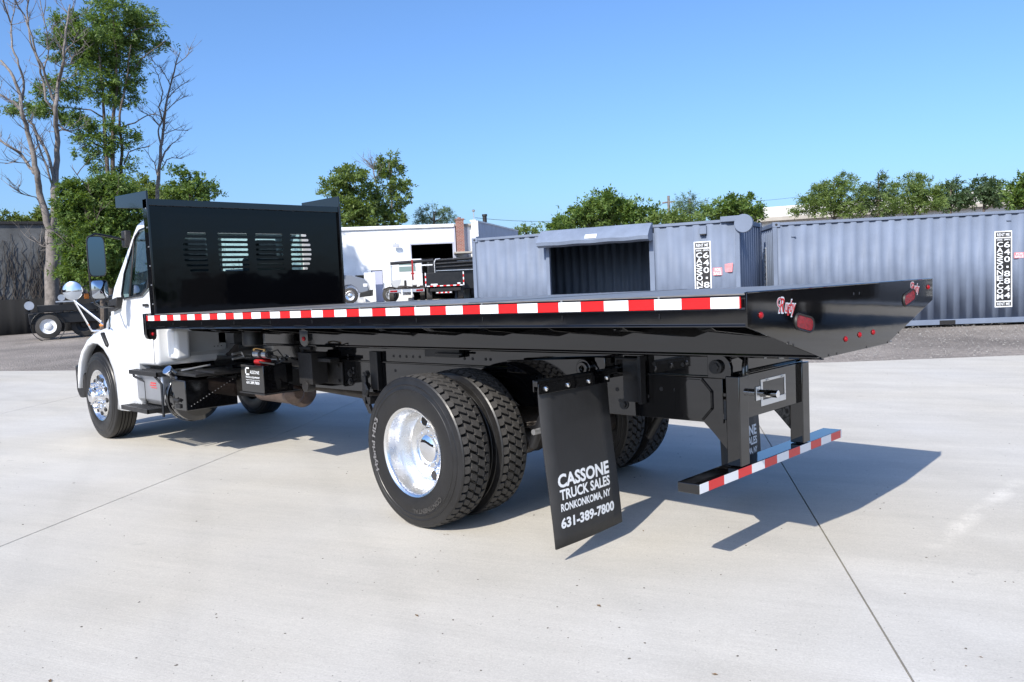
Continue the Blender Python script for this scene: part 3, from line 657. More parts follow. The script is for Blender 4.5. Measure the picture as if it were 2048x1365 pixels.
for cy in (-.068, .010): obj('apron_hole', MB().cyl((0, cy, 1.474), .008, .0062, .0066, 'x', 12), BLKR, ap, 1)
m = MB()
for cy, cz in ((-.40, 1.172), (-.30, 1.170), (.42, 1.172), (.1, 1.170), (-.85, 1.272), (-.8, 1.258), (.6, 1.215)): m.cyl((0, cy, cz), .006, .006, .009, 'x', 8)
obj('apron_bolts', m, BLKS, ap, 1)
for cy in (-.93, -.36, .27, .80): obj('lip_weld', MB().box(-.018, .008, cy-.05, cy+.05, ZT+.001, ZT+.006), BLKS, ap, 1, .002)
def script_logo(cy, cz, w_, h_, par):
    for bold, m_, dx in ((.085, LET, .0066), (.008, REDT, .0076)):
        g_ = MB()
        def at_(u, v, a, b, zlo, zhi): return (dx, cy-w_/2+w_*(a+(b-a)*u+.16*v), cz+h_*(zlo+(zhi-zlo)*v)-.012*(a+(b-a)*u))
        text_fit(g_, 'R', lambda u, v: at_(u, v, .10, .36, -.42, .52), bold)
        text_fit(g_, 'ugby', lambda u, v: at_(u, v, .40, .98, -.66, .42), bold)
        arc = [(cy-w_/2+w_*(.16+.13*math.cos(t_)), cz+h_*(.22+.27*math.sin(t_))) for t_ in np.linspace(.7, 4.6, 14)]
        wd = .013 if m_ is LET else .006
        vv = []
        for k_, p in enumerate(arc):
            q = arc[min(k_+1, 13)]; o_ = arc[max(k_-1, 0)]; d = Vector((q[0]-o_[0], q[1]-o_[1])).normalized(); vv += [(dx, p[0]+d.y*wd/2, p[1]-d.x*wd/2), (dx, p[0]-d.y*wd/2, p[1]+d.x*wd/2)]
        g_.add(vv, [(2*k_, 2*k_+1, 2*k_+3, 2*k_+2) for k_ in range(13)])
        obj('script_badge', g_, m_, par, 1, flat=True)
script_logo(-.872, 1.452, .172, .066, ap); script_logo(.885, 1.480, .145, .055, ap)

# ---- headboard
HX = -6.475; HB0, HB1 = -1.19, 1.02; ZB, ZH = ZT, 2.665
rows = [2.325-.0537*k_ for k_ in range(8)]; hh = .013
c1L = [-.815, -.84, -.862, -.868, -.868, -.858, -.84, -.808]; c4R = [.585, .61, .632, .64, .64, .63, .612, .58]
solid_ = MB()
def strip(z0, z1, gaps):
    y = HB0
    for a, b in gaps+[(HB1, HB1)]:
        if a > y: solid_.box(HX-.006, HX, y, a, z0, z1)
        y = b
zc = 2.60
for k_, z in enumerate(rows):
    if zc > z+hh: strip(z+hh, zc, [])
    g4 = [(c1L[k_], -.607), (-.487, -.146), (-.058, .277), (.371, c4R[k_])]
    # rounded ends: three thin bands per slot
    for fz0, fz1, ins in ((.5, 1, .006), (-.5, .5, 0), (-1, -.5, .006)):
        strip(z+hh*fz0, z+hh*fz1, [(a+ins, b-ins) for a, b in g4])
    zc = z-hh
strip(ZB, zc, [])
hb = obj('headboard', solid_, BLKW, T, 1, ang=20)
obj('headboard_top_channel', MB().prism([(HX-.07, 2.60), (HX+.022, 2.60), (HX+.022, ZH), (HX-.07, ZH)], 'y', HB0, HB1), BLK, hb, 1, .004)
m = MB()
for k_ in range(12): m.box(HX+.0222, HX+.023, HB0+.08+k_*.175, HB0+.20+k_*.175, 2.598, 2.604)
obj('seam_gaps', m, BLKR, hb, 1)
for ys in (HB0, HB1):
    sg = -1 if ys < 0 else 1
    obj('headboard_post', MB().box(HX-.07, HX+.035, ys, ys+sg*.022, ZB-.12, ZH).box(HX-.07, HX-.006, ys-sg*.06, ys, ZB, ZH), BLK, hb, 1, .003)
    for k_ in range(6): obj('post_rivet', MB().cyl((HX+.01, ys+sg*.022, 1.62+.19*k_), .008, 0, sg*.005, 'y', 8), GALV, hb, 1)
# tapering side wings on top, pointing forward
for ys, sg in ((HB0-.002, -1), (HB1+.002, 1)):
    P_ = [(HX+.03, 2.565 if sg < 0 else 2.60), (HX+.03, 2.742 if sg < 0 else 2.79), (HX-.78, 2.775 if sg < 0 else 2.80), (HX-.78, 2.655)]
    g_ = MB(); y0, y1 = ys, ys+sg*.008
    flare = 0
    v_ = [(x, ys, z) for x, z in P_]+[(x, ys+sg*.02, z) for x, z in P_]
    obj('headboard_wing', g_.add(v_, [(0, 1, 2, 3), (7, 6, 5, 4), (0, 4, 5, 1), (1, 5, 6, 2), (2, 6, 7, 3), (3, 7, 4, 0)]), BLK, hb, 1, .003)
obj('headboard_brace', MB().box(HX-.05, HX-.006, -.56, -.53, ZB, 2.6).box(HX-.05, HX-.006, -.115, -.085, ZB, 2.6).box(HX-.05, HX-.006, .31, .34, ZB, 2.6), BLK, hb, 1)

# ---- cab
def cab_poly(k=0.0):
    return [(-6.80+k*-1, .97+k), (-6.80-k, 1.55), (-6.84-k, 2.36), (-6.93-k, 2.50-k), (-7.12, 2.535-k), (-7.27+k*.6, 2.50-k), (-7.42+k, 2.36), (-7.66+k, 2.10), (-7.90+k, 1.86), (-8.02+k, 1.66), (-8.05+k, 1.45), (-8.03+k, .97+k)]
def hw(z): return 1.045 if z < 1.62 else 1.045-.085*((z-1.62)/.9)**1.15
def cab_shell(k, zs=1):
    P_ = cab_poly(k); n = len(P_); YC = -.085
    vs = []; lv = [-1, -.5, 0, .5, 1]
    for s_ in lv:
        for x, z in P_: vs.append((x, YC+s_*(hw(z)-.085*0-k-.03*0)*(1-.085*0)*(1.0 if s_ > 0 else .96)+(-.04 if False else 0), z))
    fs = [tuple(range(n)), tuple(range(4*n, 5*n))[::-1]]
    for j in range(4):
        for i in range(n): fs.append((j*n+i, (j+1)*n+i, (j+1)*n+(i+1) % n, j*n+(i+1) % n))
    return MB().add(vs, fs)
cab = obj('cab', cab_shell(0), WHT, T, 1, .055, 4, ang=40)
def tmp(mb): 
    return obj('cutter', mb, WHT, T, 1)
yN = lambda z, e=0: -.085-(hw(z))*.96-e
WIN = [(-7.285, 2.345), (-7.175, 2.405), (-6.955, 2.425), (-6.885, 2.36), (-6.895, 1.92), (-6.94, 1.80), (-7.10, 1.735), (-7.60, 1.71), (-7.635, 1.76), (-7.56, 1.98)]
REARW = [(-.80, 1.82), (.74, 1.82), (.74, 2.37), (-.80, 2.37)]
bpy.context.view_layer.update()
inner = tmp(cab_shell(.06))
cutN = tmp(MB().prism(WIN, 'y', -1.4, -.6)); cutF = tmp(MB().prism(WIN, 'y', .5, 1.3))
cutR = tmp(MB().prism(REARW, 'x', -7.0, -6.6))
WS = [(-.95, 1.86), (.78, 1.86), (.72, 2.36), (-.88, 2.36)]
cutW = tmp(MB().prism(WS, 'x', -8.3, -7.36))
boolean(cab, [inner, cutN, cutF, cutR, cutW])
# glass panes
def pane(poly, side):
    return MB().add([(x, (yN(z, -.012) if side < 0 else -.17-yN(z, -.012)), z) for x, z in poly], [tuple(range(len(poly)))])
def ring(poly, gro, side, e0, e1):
    cx = sum(p[0] for p in poly)/len(poly); cz = sum(p[1] for p in poly)/len(poly); n = len(poly)
    out = []
    for x, z in poly: d = math.hypot(x-cx, z-cz); out.append((x+(x-cx)/d*gro, z+(z-cz)/d*gro))
    v_ = [(x, yN(z, e0), z) for x, z in out]+[(x, yN(z, e1), z) for x, z in out]+[(x+(cx-x)*.015, yN(z, e1), z) for x, z in poly]+[(x, yN(z, -.014), z) for x, z in poly]
    return MB().add(v_, [(a*n+i, a*n+(i+1) % n, (a+1)*n+(i+1) % n, (a+1)*n+i) for a in range(3) for i in range(n)])
gl = obj('side_window', pane(WIN, -1), GLS, cab, 1, flat=True)
obj('window_seal', ring(WIN, .022, -1, -.01, .006), RUBS, cab, 1)
obj('window_divider', MB().add([(-7.33, yN(2.33, .0), 2.33), (-7.30, yN(2.33, .0), 2.335), (-7.385, yN(1.72, 0), 1.72), (-7.42, yN(1.72, 0), 1.72)], [(0, 1, 2, 3)]), BLKR, cab, 1, solid=.012)
obj('side_window', pane(WIN, 1), GLS, cab, 1, flat=True)
obj('rear_window', MB().add([(-6.84, y, z) for y, z in REARW], [(0, 1, 2, 3)]), GLS, cab, 1)
obj('windscreen', MB().add([(-7.885, -.95, 1.86), (-7.885, .78, 1.86), (-7.41, .72, 2.36), (-7.41, -.88, 2.36)], [(0, 1, 2, 3)]), GLS, cab, 1)
for yy in (-.47, .40):
    st_ = obj('seat', MB().box(-7.25, -6.95, yy-.24, yy+.24, 1.35, 2.12).box(-7.6, -7.2, yy-.25, yy+.25, 1.25, 1.45), SEAT, cab, 1, .04, 3)
    obj('headrest', MB().box(-7.17, -7.05, yy-.13, yy+.13, 2.10, 2.32), SEAT, st_, 1, .03, 3)
sw = MB(); P_ = [(-7.62+.04*math.sin(a), -.62+.22*math.cos(a), 1.78+.20*math.sin(a)) for a in np.linspace(0, 2*math.pi, 25)]; sw.tube(P_, .014, 6); sw.tube([(-7.64, -.62, 1.78), (-7.85, -.62, 1.6)], .025, 6)
obj('steering_wheel', sw, SEAT, cab, 1)
obj('dashboard', MB().prism([(-7.95, 1.5), (-7.70, 1.5), (-7.70, 1.70), (-7.90, 1.74)], 'y', -.95, .78), SEAT, cab, 1, .02)
# door outline, seams, handle, grab details
yS = lambda e=0: -.085-1.045*.96-e
m = MB(); seam = [(-6.885, 2.30), (-6.86, 1.9), (-6.83, 1.45), (-6.845, 1.05), (-6.845, .985)]
for (x0, z0), (x1, z1) in zip(seam, seam[1:]): m.add([(x0-.004, yN(z0, .0022), z0), (x0+.004, yN(z0, .0022), z0), (x1+.004, yN(z1, .0022), z1), (x1-.004, yN(z1, .0022), z1)], [(0, 1, 2, 3)])
obj('door_seam', m, BLKR, cab, 1)
m = MB(); m.box(-6.87, -6.855, yN(1.2, .012), yN(1.2, -.004), 1.285, 1.50)
obj('door_edge_seal', m, RUBS, cab, 1)
obj('door_handle', MB().box(-7.02, -6.90, yN(1.5, .018), yN(1.5, -.002), 1.60, 1.63), BLKR, cab, 1, .005)
obj('cab_rear_skirt', MB().box(-6.79, -6.55, -.98, -.82, 1.035, 1.36), WHT, T, 1, .04, 4)
obj('cab_rear_skirt', MB().box(-6.72, -6.70, -.85, -.36, 1.09, 1.40).box(-6.72, -6.70, -.45, -.36, 1.16, 1.35), GRYP, T, 1, .006)
for yy in (-.50, -.46, -.42): obj('rivet', MB().cyl((0, yy, 1.135), .006, -6.70, -6.695, 'x', 8), BLKR, T, 1)
obj('cab_rear_panel', MB().box(-6.80, -6.785, -.95, .80, 1.05, 1.80), GRYP, cab, 1)
# fender and hood: swept rings of a rounded body with wheel arch
def fender(ysign, yo, yi):
    A0 = .60; c = (FX, FZ+.02)
    outer = []
    prof = [(-7.42, .40), (-7.44, .62), (-7.46, .98), (-7.50, 1.20), (-7.70, 1.28), (-7.95, 1.30), (-8.15, 1.315), (-8.40, 1.275), (-8.65, 1.19), (-8.88, 1.05), (-9.02, .88), (-9.06, .70), (-9.05, .58)]
    arch = [(c[0]+A0*math.cos(a)*1.03, c[1]+A0*math.sin(a)) for a in np.linspace(R(-4), R(177), len(prof)-1)]
    arch = [(-7.83, .40)]+arch
    n = len(prof); yl = yo
    g_ = MB()
    rows_ = []
    for t_, dy, in_ in ((0, 0, 0),):
        pass
    def row(pr, y, k=0): return [(x, y, z) for x, z in pr]
    P0 = [(x, yo+ysign*-.0, z) for x, z in arch]
    lerp = lambda a, b, t_: tuple(a[i]+(b[i]-a[i])*t_ for i in range(2))
    rr = [row(arch, yo+ysign*.10), row(arch, yo+ysign*.015), row([lerp(a, b, .06) for a, b in zip(arch, prof)], yo), row([lerp(a, b, .35) for a, b in zip(arch, prof)], yo-ysign*.012), row([lerp(a, b, .75) for a, b in zip(arch, prof)], yo+ysign*.01)]
    rr += [row([lerp(a, b, .93) for a, b in zip(arch, prof)], yo+ysign*.05), row(prof, yo+ysign*.13), row([(x, z+.03 if z > 1 else z) for x, z in prof], yi)]
    g_.grid(rr); return g_
fe = obj('front_fender', fender(1, -1.155, -.70), WHT, T, 0, ang=60, solid=.006)
fe2 = obj('front_fender', fender(-1, 1.03, .55), WHT, T, 0, ang=60, solid=.006)
obj('arch_liner', MB().grid([[(FX+r_*math.cos(a), y, FZ+.02+r_*math.sin(a)) for a in np.linspace(R(2), R(178), 24)] for y, r_ in ((-1.10, .612), (-.6, .618), (-.58, .3))]), BLKR, T)
# hood: loft of cross sections going forward
def hood():
    secs = [(-8.03, 1.00, 1.72), (-8.25, .97, 1.66), (-8.6, .90, 1.56), (-8.9, .80, 1.42), (-9.02, .70, 1.25), (-9.09, .62, 1.02), (-9.1, .60, .80)]
    P_ = []
    for x, h, zt in secs:
        r_ = []
        for i in range(17):
            a = math.pi*i/16; e = .42
            cy = math.copysign(abs(math.cos(a))**e, math.cos(a)); sz = abs(math.sin(a))**e
            r_.append((x, -.06-h*cy*(1 if True else 0), .95+(zt-.95)*sz))
        P_.append(r_)
    return MB().grid(P_)
hd = obj('hood', hood(), WHT, T, 0, ang=60)
obj('grille', MB().box(-9.15, -9.10, -.6, .48, .85, 1.22), CHR, hd, 0, .01)
hl = [(-8.035, 1.62), (-8.03, 1.33), (-8.055, 1.29), (-8.10, 1.255), (-8.18, 1.235)]
obj('hood_seam', MB().tube([(x, yS(.003)+(-.01 if z < 1.3 else 0), z) for x, z in hl], .006, 6), BLKR, T, 0)
obj('hood_latch', MB().prism([(-8.10, 1.255), (-8.06, 1.27), (-7.90, 1.13), (-7.92, 1.10), (-7.96, 1.11)], 'y', -1.185, -1.145), RUBS, T, 0, .006)
obj('hood_latch_cover', MB().box(-8.30, -8.24, -1.12, -1.09, 1.33, 1.36), AMB, T, 0, .01)
obj('cab_lower_skirt', MB().box(-8.0, -7.40, -1.07, -.90, .90, 1.30), WHT, T, 0, .02)
obj('cab_lower_skirt', MB().prism([(-7.46, .45), (-7.30, .45), (-7.30, .97), (-7.46, .97)], 'y', -1.08, -.95), GRYP, T, 0, .01)
obj('front_bumper', MB().prism([(-8.98, .45), (-9.18, .43), (-9.27, .52), (-9.27, .84), (-8.98, .84)], 'y', -1.12, 1.0), BLKR, T, 0, .03, 3)
# a-pillar cap, mirrors
mir = obj('mirror_arm', MB().tube([(-7.50, yN(2.28)+.02, 2.27), (-7.47, -1.20, 2.31), (-7.42, -1.38, 2.335), (-7.40, -1.46, 2.30), (-7.42, -1.47, 1.95), (-7.43, -1.46, 1.68), (-7.47, -1.42, 1.60), (-7.55, -1.33, 1.555), (-7.80, yS(-.02), 1.56)], .012, 8), BLKS, T, 0)
obj('mirror_mount', MB().box(-7.56, -7.44, yN(2.28, .04), yN(2.28, -.03), 2.20, 2.38), BLKR, mir, 0, .015)
obj('mirror_mount', MB().prism([(-7.90, 1.50), (-7.66, 1.54), (-7.64, 1.66), (-7.88, 1.63)], 'y', yS(.05), yS(-.02)), BLKR, mir, 0, .01)
# tall flat mirror and the lower convex mirror, faces looking backward
def mirror(yc, zc, w_, h_, x, yaw, name, gname, bulge=0):
    g_ = MB(); n_ = 24; back = []; front = []; face = []
    def sq(a, ex=.35): return math.copysign(abs(math.cos(a))**ex, math.cos(a)), math.copysign(abs(math.sin(a))**ex, math.sin(a))
    cr, sr = math.cos(yaw), math.sin(yaw)
    def P(dy, dz, dx): return (x+dx*cr-dy*sr, yc+dy*cr+dx*sr, zc+dz)
    rings = []
    for sc, dx in ((.55, -.075), (.85, -.06), (1.0, -.025), (1.0, .0), (.97, .006), (.90, .004)):
        rings.append([P(sq(2*math.pi*i/n_)[0]*w_/2*sc, sq(2*math.pi*i/n_)[1]*h_/2*(1-(1-sc)*.4), dx) for i in range(n_)])
    g_.grid(rings, closed=True); g_.add(rings[0], [tuple(range(n_))])
    o = obj(name, g_, BLKR, T, 0, ang=50)
    gm = MB(); rr = [[P(sq(2*math.pi*i/n_)[0]*w_/2*.90*q, sq(2*math.pi*i/n_)[1]*h_/2*.95*q, .005+bulge*(1-q*q)) for i in range(n_)] for q in (1, .75, .5, .25, .02)]
    gm.grid(rr, closed=True); gm.add(rr[-1], [tuple(range(n_))]); obj('mirror_glass', gm, gname, o, 0, ang=60); return o
mirror(-1.405, 2.095, .175, .43, -7.36, R(-8), 'tall_mirror', MIRD)
mirror(-1.40, 1.745, .175, .20, -7.36, R(-8), 'wide_angle_mirror', MIRR, .02)
# round chrome hood mirror on a tripod
mc = Vector((-8.2, -1.389, 1.754))
hm = obj('hood_mirror', MB().lathe([(-.05, 0), (-.048, .04), (-.02, .10), (0, .108), (.004, .104)], mc, 'x', 36), CHR, T, 0, ang=60)
gm = MB().lathe([(.004, .104), (.012, .085), (.020, .05), (.024, 0)], mc, 'x', 36); obj('mirror_glass', gm, MIRR, hm, 0, ang=60)
hm.rotation_euler = (0, 0, R(-38))
b0 = mc+Vector((-.01, 0, -.105))
obj('mirror_strut', MB().tube([b0, (-8.42, -1.30, 1.29)], .009, 8).tube([b0, (-8.22, -1.10, 1.36)], .009, 8).tube([b0, (-8.05, -1.06, 1.40)], .009, 8).tube([(-8.44, -1.31, 1.285), (-8.46, -1.14, 1.275)], .011, 8), CHR, hm, 0)
# ---- steps, tank, boxes under the cab
def step(x0, x1, y0, y1, z, th=.045):
    g_ = MB().box(x0, x1, y0, y0+.012, z-th, z).box(x0, x1, y1-.012, y1, z-th, z).box(x0, x0+.012, y0, y1, z-th, z).box(x1-.012, x1, y0, y1, z-th, z)
    n_ = int((x1-x0)/.045)
    for i in range(n_):
        xx = x0+.012+(x1-x0-.024)*(i+.5)/n_; g_.box(xx-.013, xx+.013, y0+.012, y1-.012, z-.010, z-.004)
        for j in range(5): yy = y0+.03+(y1-y0-.06)*j/4; g_.lathe([(z-.004, .011), (z+.002, .008), (z+.002, .004)], (xx, yy, 0), 'z', 6)
    return g_
st1 = obj('upper_step', step(-7.36, -6.62, -1.17, -.93, .868), BLKS, T, 0)
st2 = obj('lower_step', step(-7.46, -6.74, -1.24, -1.00, .485), BLKS, T, 0)
obj('step_bracket', MB().tube([(-7.28, -1.15, .83), (-7.28, -1.15, .80), (-7.10, -1.10, .74), (-7.10, -1.10, .50)], .014, 8), BLKS, T, 0)
obj('step_bracket', MB().tube([(-6.75, -1.15, .84), (-6.66, -1.11, .74), (-6.66, -1.11, .40)], .014, 8), BLKS, T, 0)
tank = obj('fuel_tank', MB().prism([(-1.11, .55), (-1.06, .50), (-.50, .50), (-.50, .83), (-1.11, .83)], 'x', -7.32, -6.66), ALUS, T, 0, .02, 3)
obj('tank_warning_label', MB().box(-6.93, -6.80, -1.1135, -1.111, .735, .747).box(-6.95, -6.80, -1.1135, -1.111, .712, .722).box(-6.92, -6.78, -1.1135, -1.111, .690, .697), REDT, tank, 0)
obj('fuel_tank_end', MB().lathe([(-6.62, 0), (-6.62, .20), (-6.58, .245), (-6.46, .255), (-6.40, .25), (-6.36, .20), (-6.35, 0)], (0, -.86, .60), 'x', 40), BLK, T, 0)
obj('tank_strap', MB().lathe([(-6.57, .262), (-6.50, .262)], (0, -.86, .60), 'x', 40), BLK, T, 0, solid=.006)
obj('fuel_cap', MB().tube([(-6.52, -1.02, .82), (-6.49, -1.10, .885)], .045, 18).tube([(-6.49, -1.10, .885), (-6.485, -1.115, .90)], .052, 18), CHR, T, 0, .003)
obj('tank_lower_pan', MB().box(-7.25, -6.85, -1.05, -.5, .40, .46), BLKR, T, 0, .02)
bx = obj('battery_box', MB().box(-6.44, -6.12, -1.10, -.56, .500, .800), BLK, T, 0, .006)
m = MB()
for i in range(15): m.cyl((0, -1.05+.032*i, .545+.0155*i), .005, -6.12, -6.116, 'x', 8)
obj('box_rivets', m, GALV, bx, 0)
obj('box_latch', MB().box(-6.34, -6.24, -1.115, -1.10, .52, .56).tube([(-6.36, -1.115, .60), (-6.24, -1.115, .60)], .012, 8).tube([(-6.36, -1.11, .57), (-6.33, -1.115, .62), (-6.26, -1.115, .58)], .006, 6).cyl((-6.27, -1.10, .60), .018, 0, -.018, 'y', 10), BLKR, bx, 0)
obj('box_top_bar', MB().box(-6.60, -6.05, -1.02, -.50, .83, .86).box(-6.3, -5.9, -.9, -.86, .86, .88), BLKS, T, 0, .004)
obj('chrome_bracket', MB().tube([(-6.1, -.60, 1.02), (-6.1, -.50, 1.03), (-6.1, -.47, .98), (-6.1, -.60, .97)], .012, 6).tube([(-6.42, -1.0, .88), (-6.35, -.72, .915)], .010, 6), GALV, T, 0)
# engine and gearbox mass behind the cab
obj('gearbox', MB().tube([(-7.9, -.05, .85), (-7.0, -.05, .82), (-6.2, -.05, .72), (-5.7, -.05, .66)], [.38, .36, .24, .12], 14), DIRT, T)
obj('transmission_pan', MB().lathe([(-.13, 0), (-.12, .10), (-.06, .15), (.05, .16), (.12, .12), (.14, 0)], (-5.75, -.05, .585), 'x', 24).tube([(-5.9, -.05, .58), (-6.5, -.1, .6)], .11, 14), BRN, T)
obj('front_axle', MB().tube([(FX, -1.0, .50), (FX, -.5, .46), (FX, .5, .46), (FX, 1.0, .50)], .06, 10), DIRT, T)
obj('engine_block', MB().box(-8.9, -7.9, -.32, .32, .60, 1.2), BLKR, T, 0, .05)
m = MB()
for i in range(7):
    y0 = random.uniform(-.5, -.2); z0 = random.uniform(.8, 1.05)
    m.tube([(-6.5, y0, z0), (-6.1, y0-.05, z0-.06), (-5.6, -.40, z0-.02), (-5.2, -.45, .93+.01*i), (-4.6, -.45, .95-.01*i)], .011, 6)
obj('air_hoses', m, RUBS, T, 0)
obj('exhaust_canister', MB().tube([(-5.95, -.38, .64), (-5.9, -.38, .64), (-5.3, -.38, .64), (-5.22, -.38, .64)], [.06, .11, .11, .05], 18), BRN, T)
# pump box with lettering
px0, px1, py0 = -5.24, -4.83, -.95
pb = obj('hydraulic_box', MB().box(px0, px1, py0, -.66, .735, .985), BLK, T, 0, .004)
obj('box_tray', MB().box(px0-.03, px1+.02, py0-.01, -.60, .722, .734), BLKS, pb, 0)
m = MB(); yl = py0-.0012
P3 = lambda x, z: (x, yl, z)
X0 = px0+.085
text_quad(m, 'ASSONE', P3(X0+.085, .905), P3(px1-.07, .905), P3(X0+.085, .935), .0)
m.box(X0, X0+.07, yl-.0008, yl, .948, .962).box(X0, X0+.016, yl-.0008, yl, .890, .962).box(X0, X0+.07, yl-.0008, yl, .890, .904)
text_quad(m, 'TRUCK & EQUIPMENT', P3(X0, .862), P3(px1-.07, .862), P3(X0, .880), .012)
text_quad(m, 'www.cassonetruck.com', P3(X0, .845), P3(px1-.07, .845), P3(X0, .855), .0)
text_quad(m, '631.389.7800', P3(X0+.01, .812), P3(px1-.08, .812), P3(X0+.01, .836), .012)
obj('box_lettering', m, LET, pb, 0, flat=True)
pm = obj('hydraulic_pump', MB().cyl((0, -.85, 1.075), .036, -5.13, -5.03, 'x', 20, 0).cyl((0, -.85, 1.075), .033, -5.03, -4.97, 'x', 20, 1).cyl((0, -.85, 1.075), .037, -4.97, -4.90, 'x', 20, 0).cyl((0, -.85, 1.075), .030, -4.90, -4.86, 'x', 16, 1), [GALV, BLKR], T, 0)
obj('pump_base', MB().box(-5.10, -4.96, -.90, -.78, .985, 1.03), REDP, pm, 0, .02, 3)
obj('pump_fittings', MB().tube([(-5.13, -.87, 1.12), (-5.06, -.88, 1.13), (-4.93, -.87, 1.12)], .006, 6).lathe([(1.105, .012), (1.125, .010), (1.13, 0)], (-5.12, -.87, 0), 'z', 8).lathe([(1.105, .012), (1.125, .010), (1.13, 0)], (-4.93, -.87, 0), 'z', 8), COPP, pm, 0)
obj('pump_hoses', MB().tube([(-4.86, -.85, 1.07), (-4.78, -.84, 1.06), (-4.80, -.80, 1.0), (-4.95, -.78, 1.0), (-5.1, -.86, 1.01), (-4.9, -.92, 1.01), (-4.8, -.85, .99)], .010, 6).tube([(-4.9, -.84, 1.09), (-4.75, -.84, 1.12), (-4.70, -.8, 1.03), (-4.82, -.82, .99)], .006, 6), RUBS, pm, 0)
obj('oil_reservoir', MB().lathe([(1.135, 0), (1.135, .085), (1.145, .095), (1.34, .095), (1.35, .09), (1.365, .05), (1.37, 0)], (-5.38, -.74, 0), 'z', 32), BLKS, T, 0, .0)
# dark valve body hanging at the frame ahead of the wheels
obj('valve_block', MB().box(-4.72, -4.50, -.66, -.50, .80, 1.08).cyl((-4.60, -.66, .78), .05, -.02, .06, 'y', 14).tube([(-4.7, -.6, 1.06), (-4.72, -.62, 1.12), (-4.55, -.62, 1.12)], .02, 8).box(-4.78, -4.70, -.62, -.52, .98, 1.06).box(-4.5, -4.3, -.6, -.5, 1.0, 1.03), BLKR, T, 0, .008)

# ================================================================== CONTAINERS
CW, CH = 2.438, 2.591
def corr_poly(x0, x1, depth, pitch):
    """plan outline of a corrugated sheet along x: (x, y) points"""
    n = max(1, round((x1-x0)/pitch)); p = (x1-x0)/n; out = []
    for i in range(n):
        a = x0+i*p; out += [(a, 0), (a+p*.36, 0), (a+p*.48, depth), (a+p*.88, depth)]
    out.append((x1, 0)); return out
def container_shell(root, L_, left_open=None):
    # local frame: x along the side that faces the camera, y away, origin at the near left bottom corner
    post = .10
    for x, y in ((0, 0), (L_-post, 0), (0, CW-post), (L_-post, CW-post)):
        pp = obj('corner_post', MB().box(x, x+post, y, y+post, .118, CH-.118), BLUE, root, bev=.008)
        for z in (0, CH-.118):
            g_ = obj('corner_casting', MB().box(x-.004, x+.172 if x == 0 else x+post+.004, y-.004, y+post+.03, z, z+.118), BLUE, pp, bev=.008)
            xm = x+.085 if x == 0 else x+.02
            ov = MB().lathe([(-.0045-.0, 0), (-.0048, .030)], (xm, y-.0008 if y == 0 else y+.2, z+.06), 'y', 14); obj('casting_hole', ov, BLKR, pp)
    obj('bottom_rail', MB().box(post, L_-post, .012, .075, .045, .165), BLUE, root, bev=.006)
    obj('top_rail', MB().box(post, L_-post, .008, .068, CH-.075, CH-.012), BLUE, root, bev=.006)
    obj('top_rail', MB().box(post, L_-post, CW-.068, CW-.008, CH-.075, CH-.012), BLUE, root)
    obj('end_rail', MB().box(.008, .068, post, CW-post, CH-.11, CH-.012).box(.012, .075, post, CW-post, .03, .16), BLUE, root, bev=.006)
def side_sheet(x0, x1, z0, z1, y=.026, mat_=None, name='side_panel', root=None, pitch=.278, dep=.030):
    P_ = corr_poly(x0, x1, dep, pitch); rows_ = [[(a, y+b, z) for a, b in P_] for z in (z0, z1)]
    return obj(name, MB().grid(rows_), mat_ or BLUE, root, ang=20, solid=.002)
def end_sheet(root, L_):
    P_ = corr_poly(.10, CW-.10, .045, .25); rows_ = [[(.030+b, a, z) for a, b in P_] for z in (.15, CH-.10)]
    obj('end_panel', MB().grid(rows_), BLUE, root, ang=20, solid=.002)
    rows_ = [[(L_-.030-b, a, z) for a, b in P_] for z in (.15, CH-.10)]
    obj('end_panel', MB().grid(rows_), BLUE, root, ang=20, solid=.002)
    obj('end_rail', MB().box(L_-.068, L_-.008, .10, CW-.10, CH-.11, CH-.012).box(L_-.075, L_-.012, .10, CW-.10, .03, .16), BLUE, root, bev=.006)
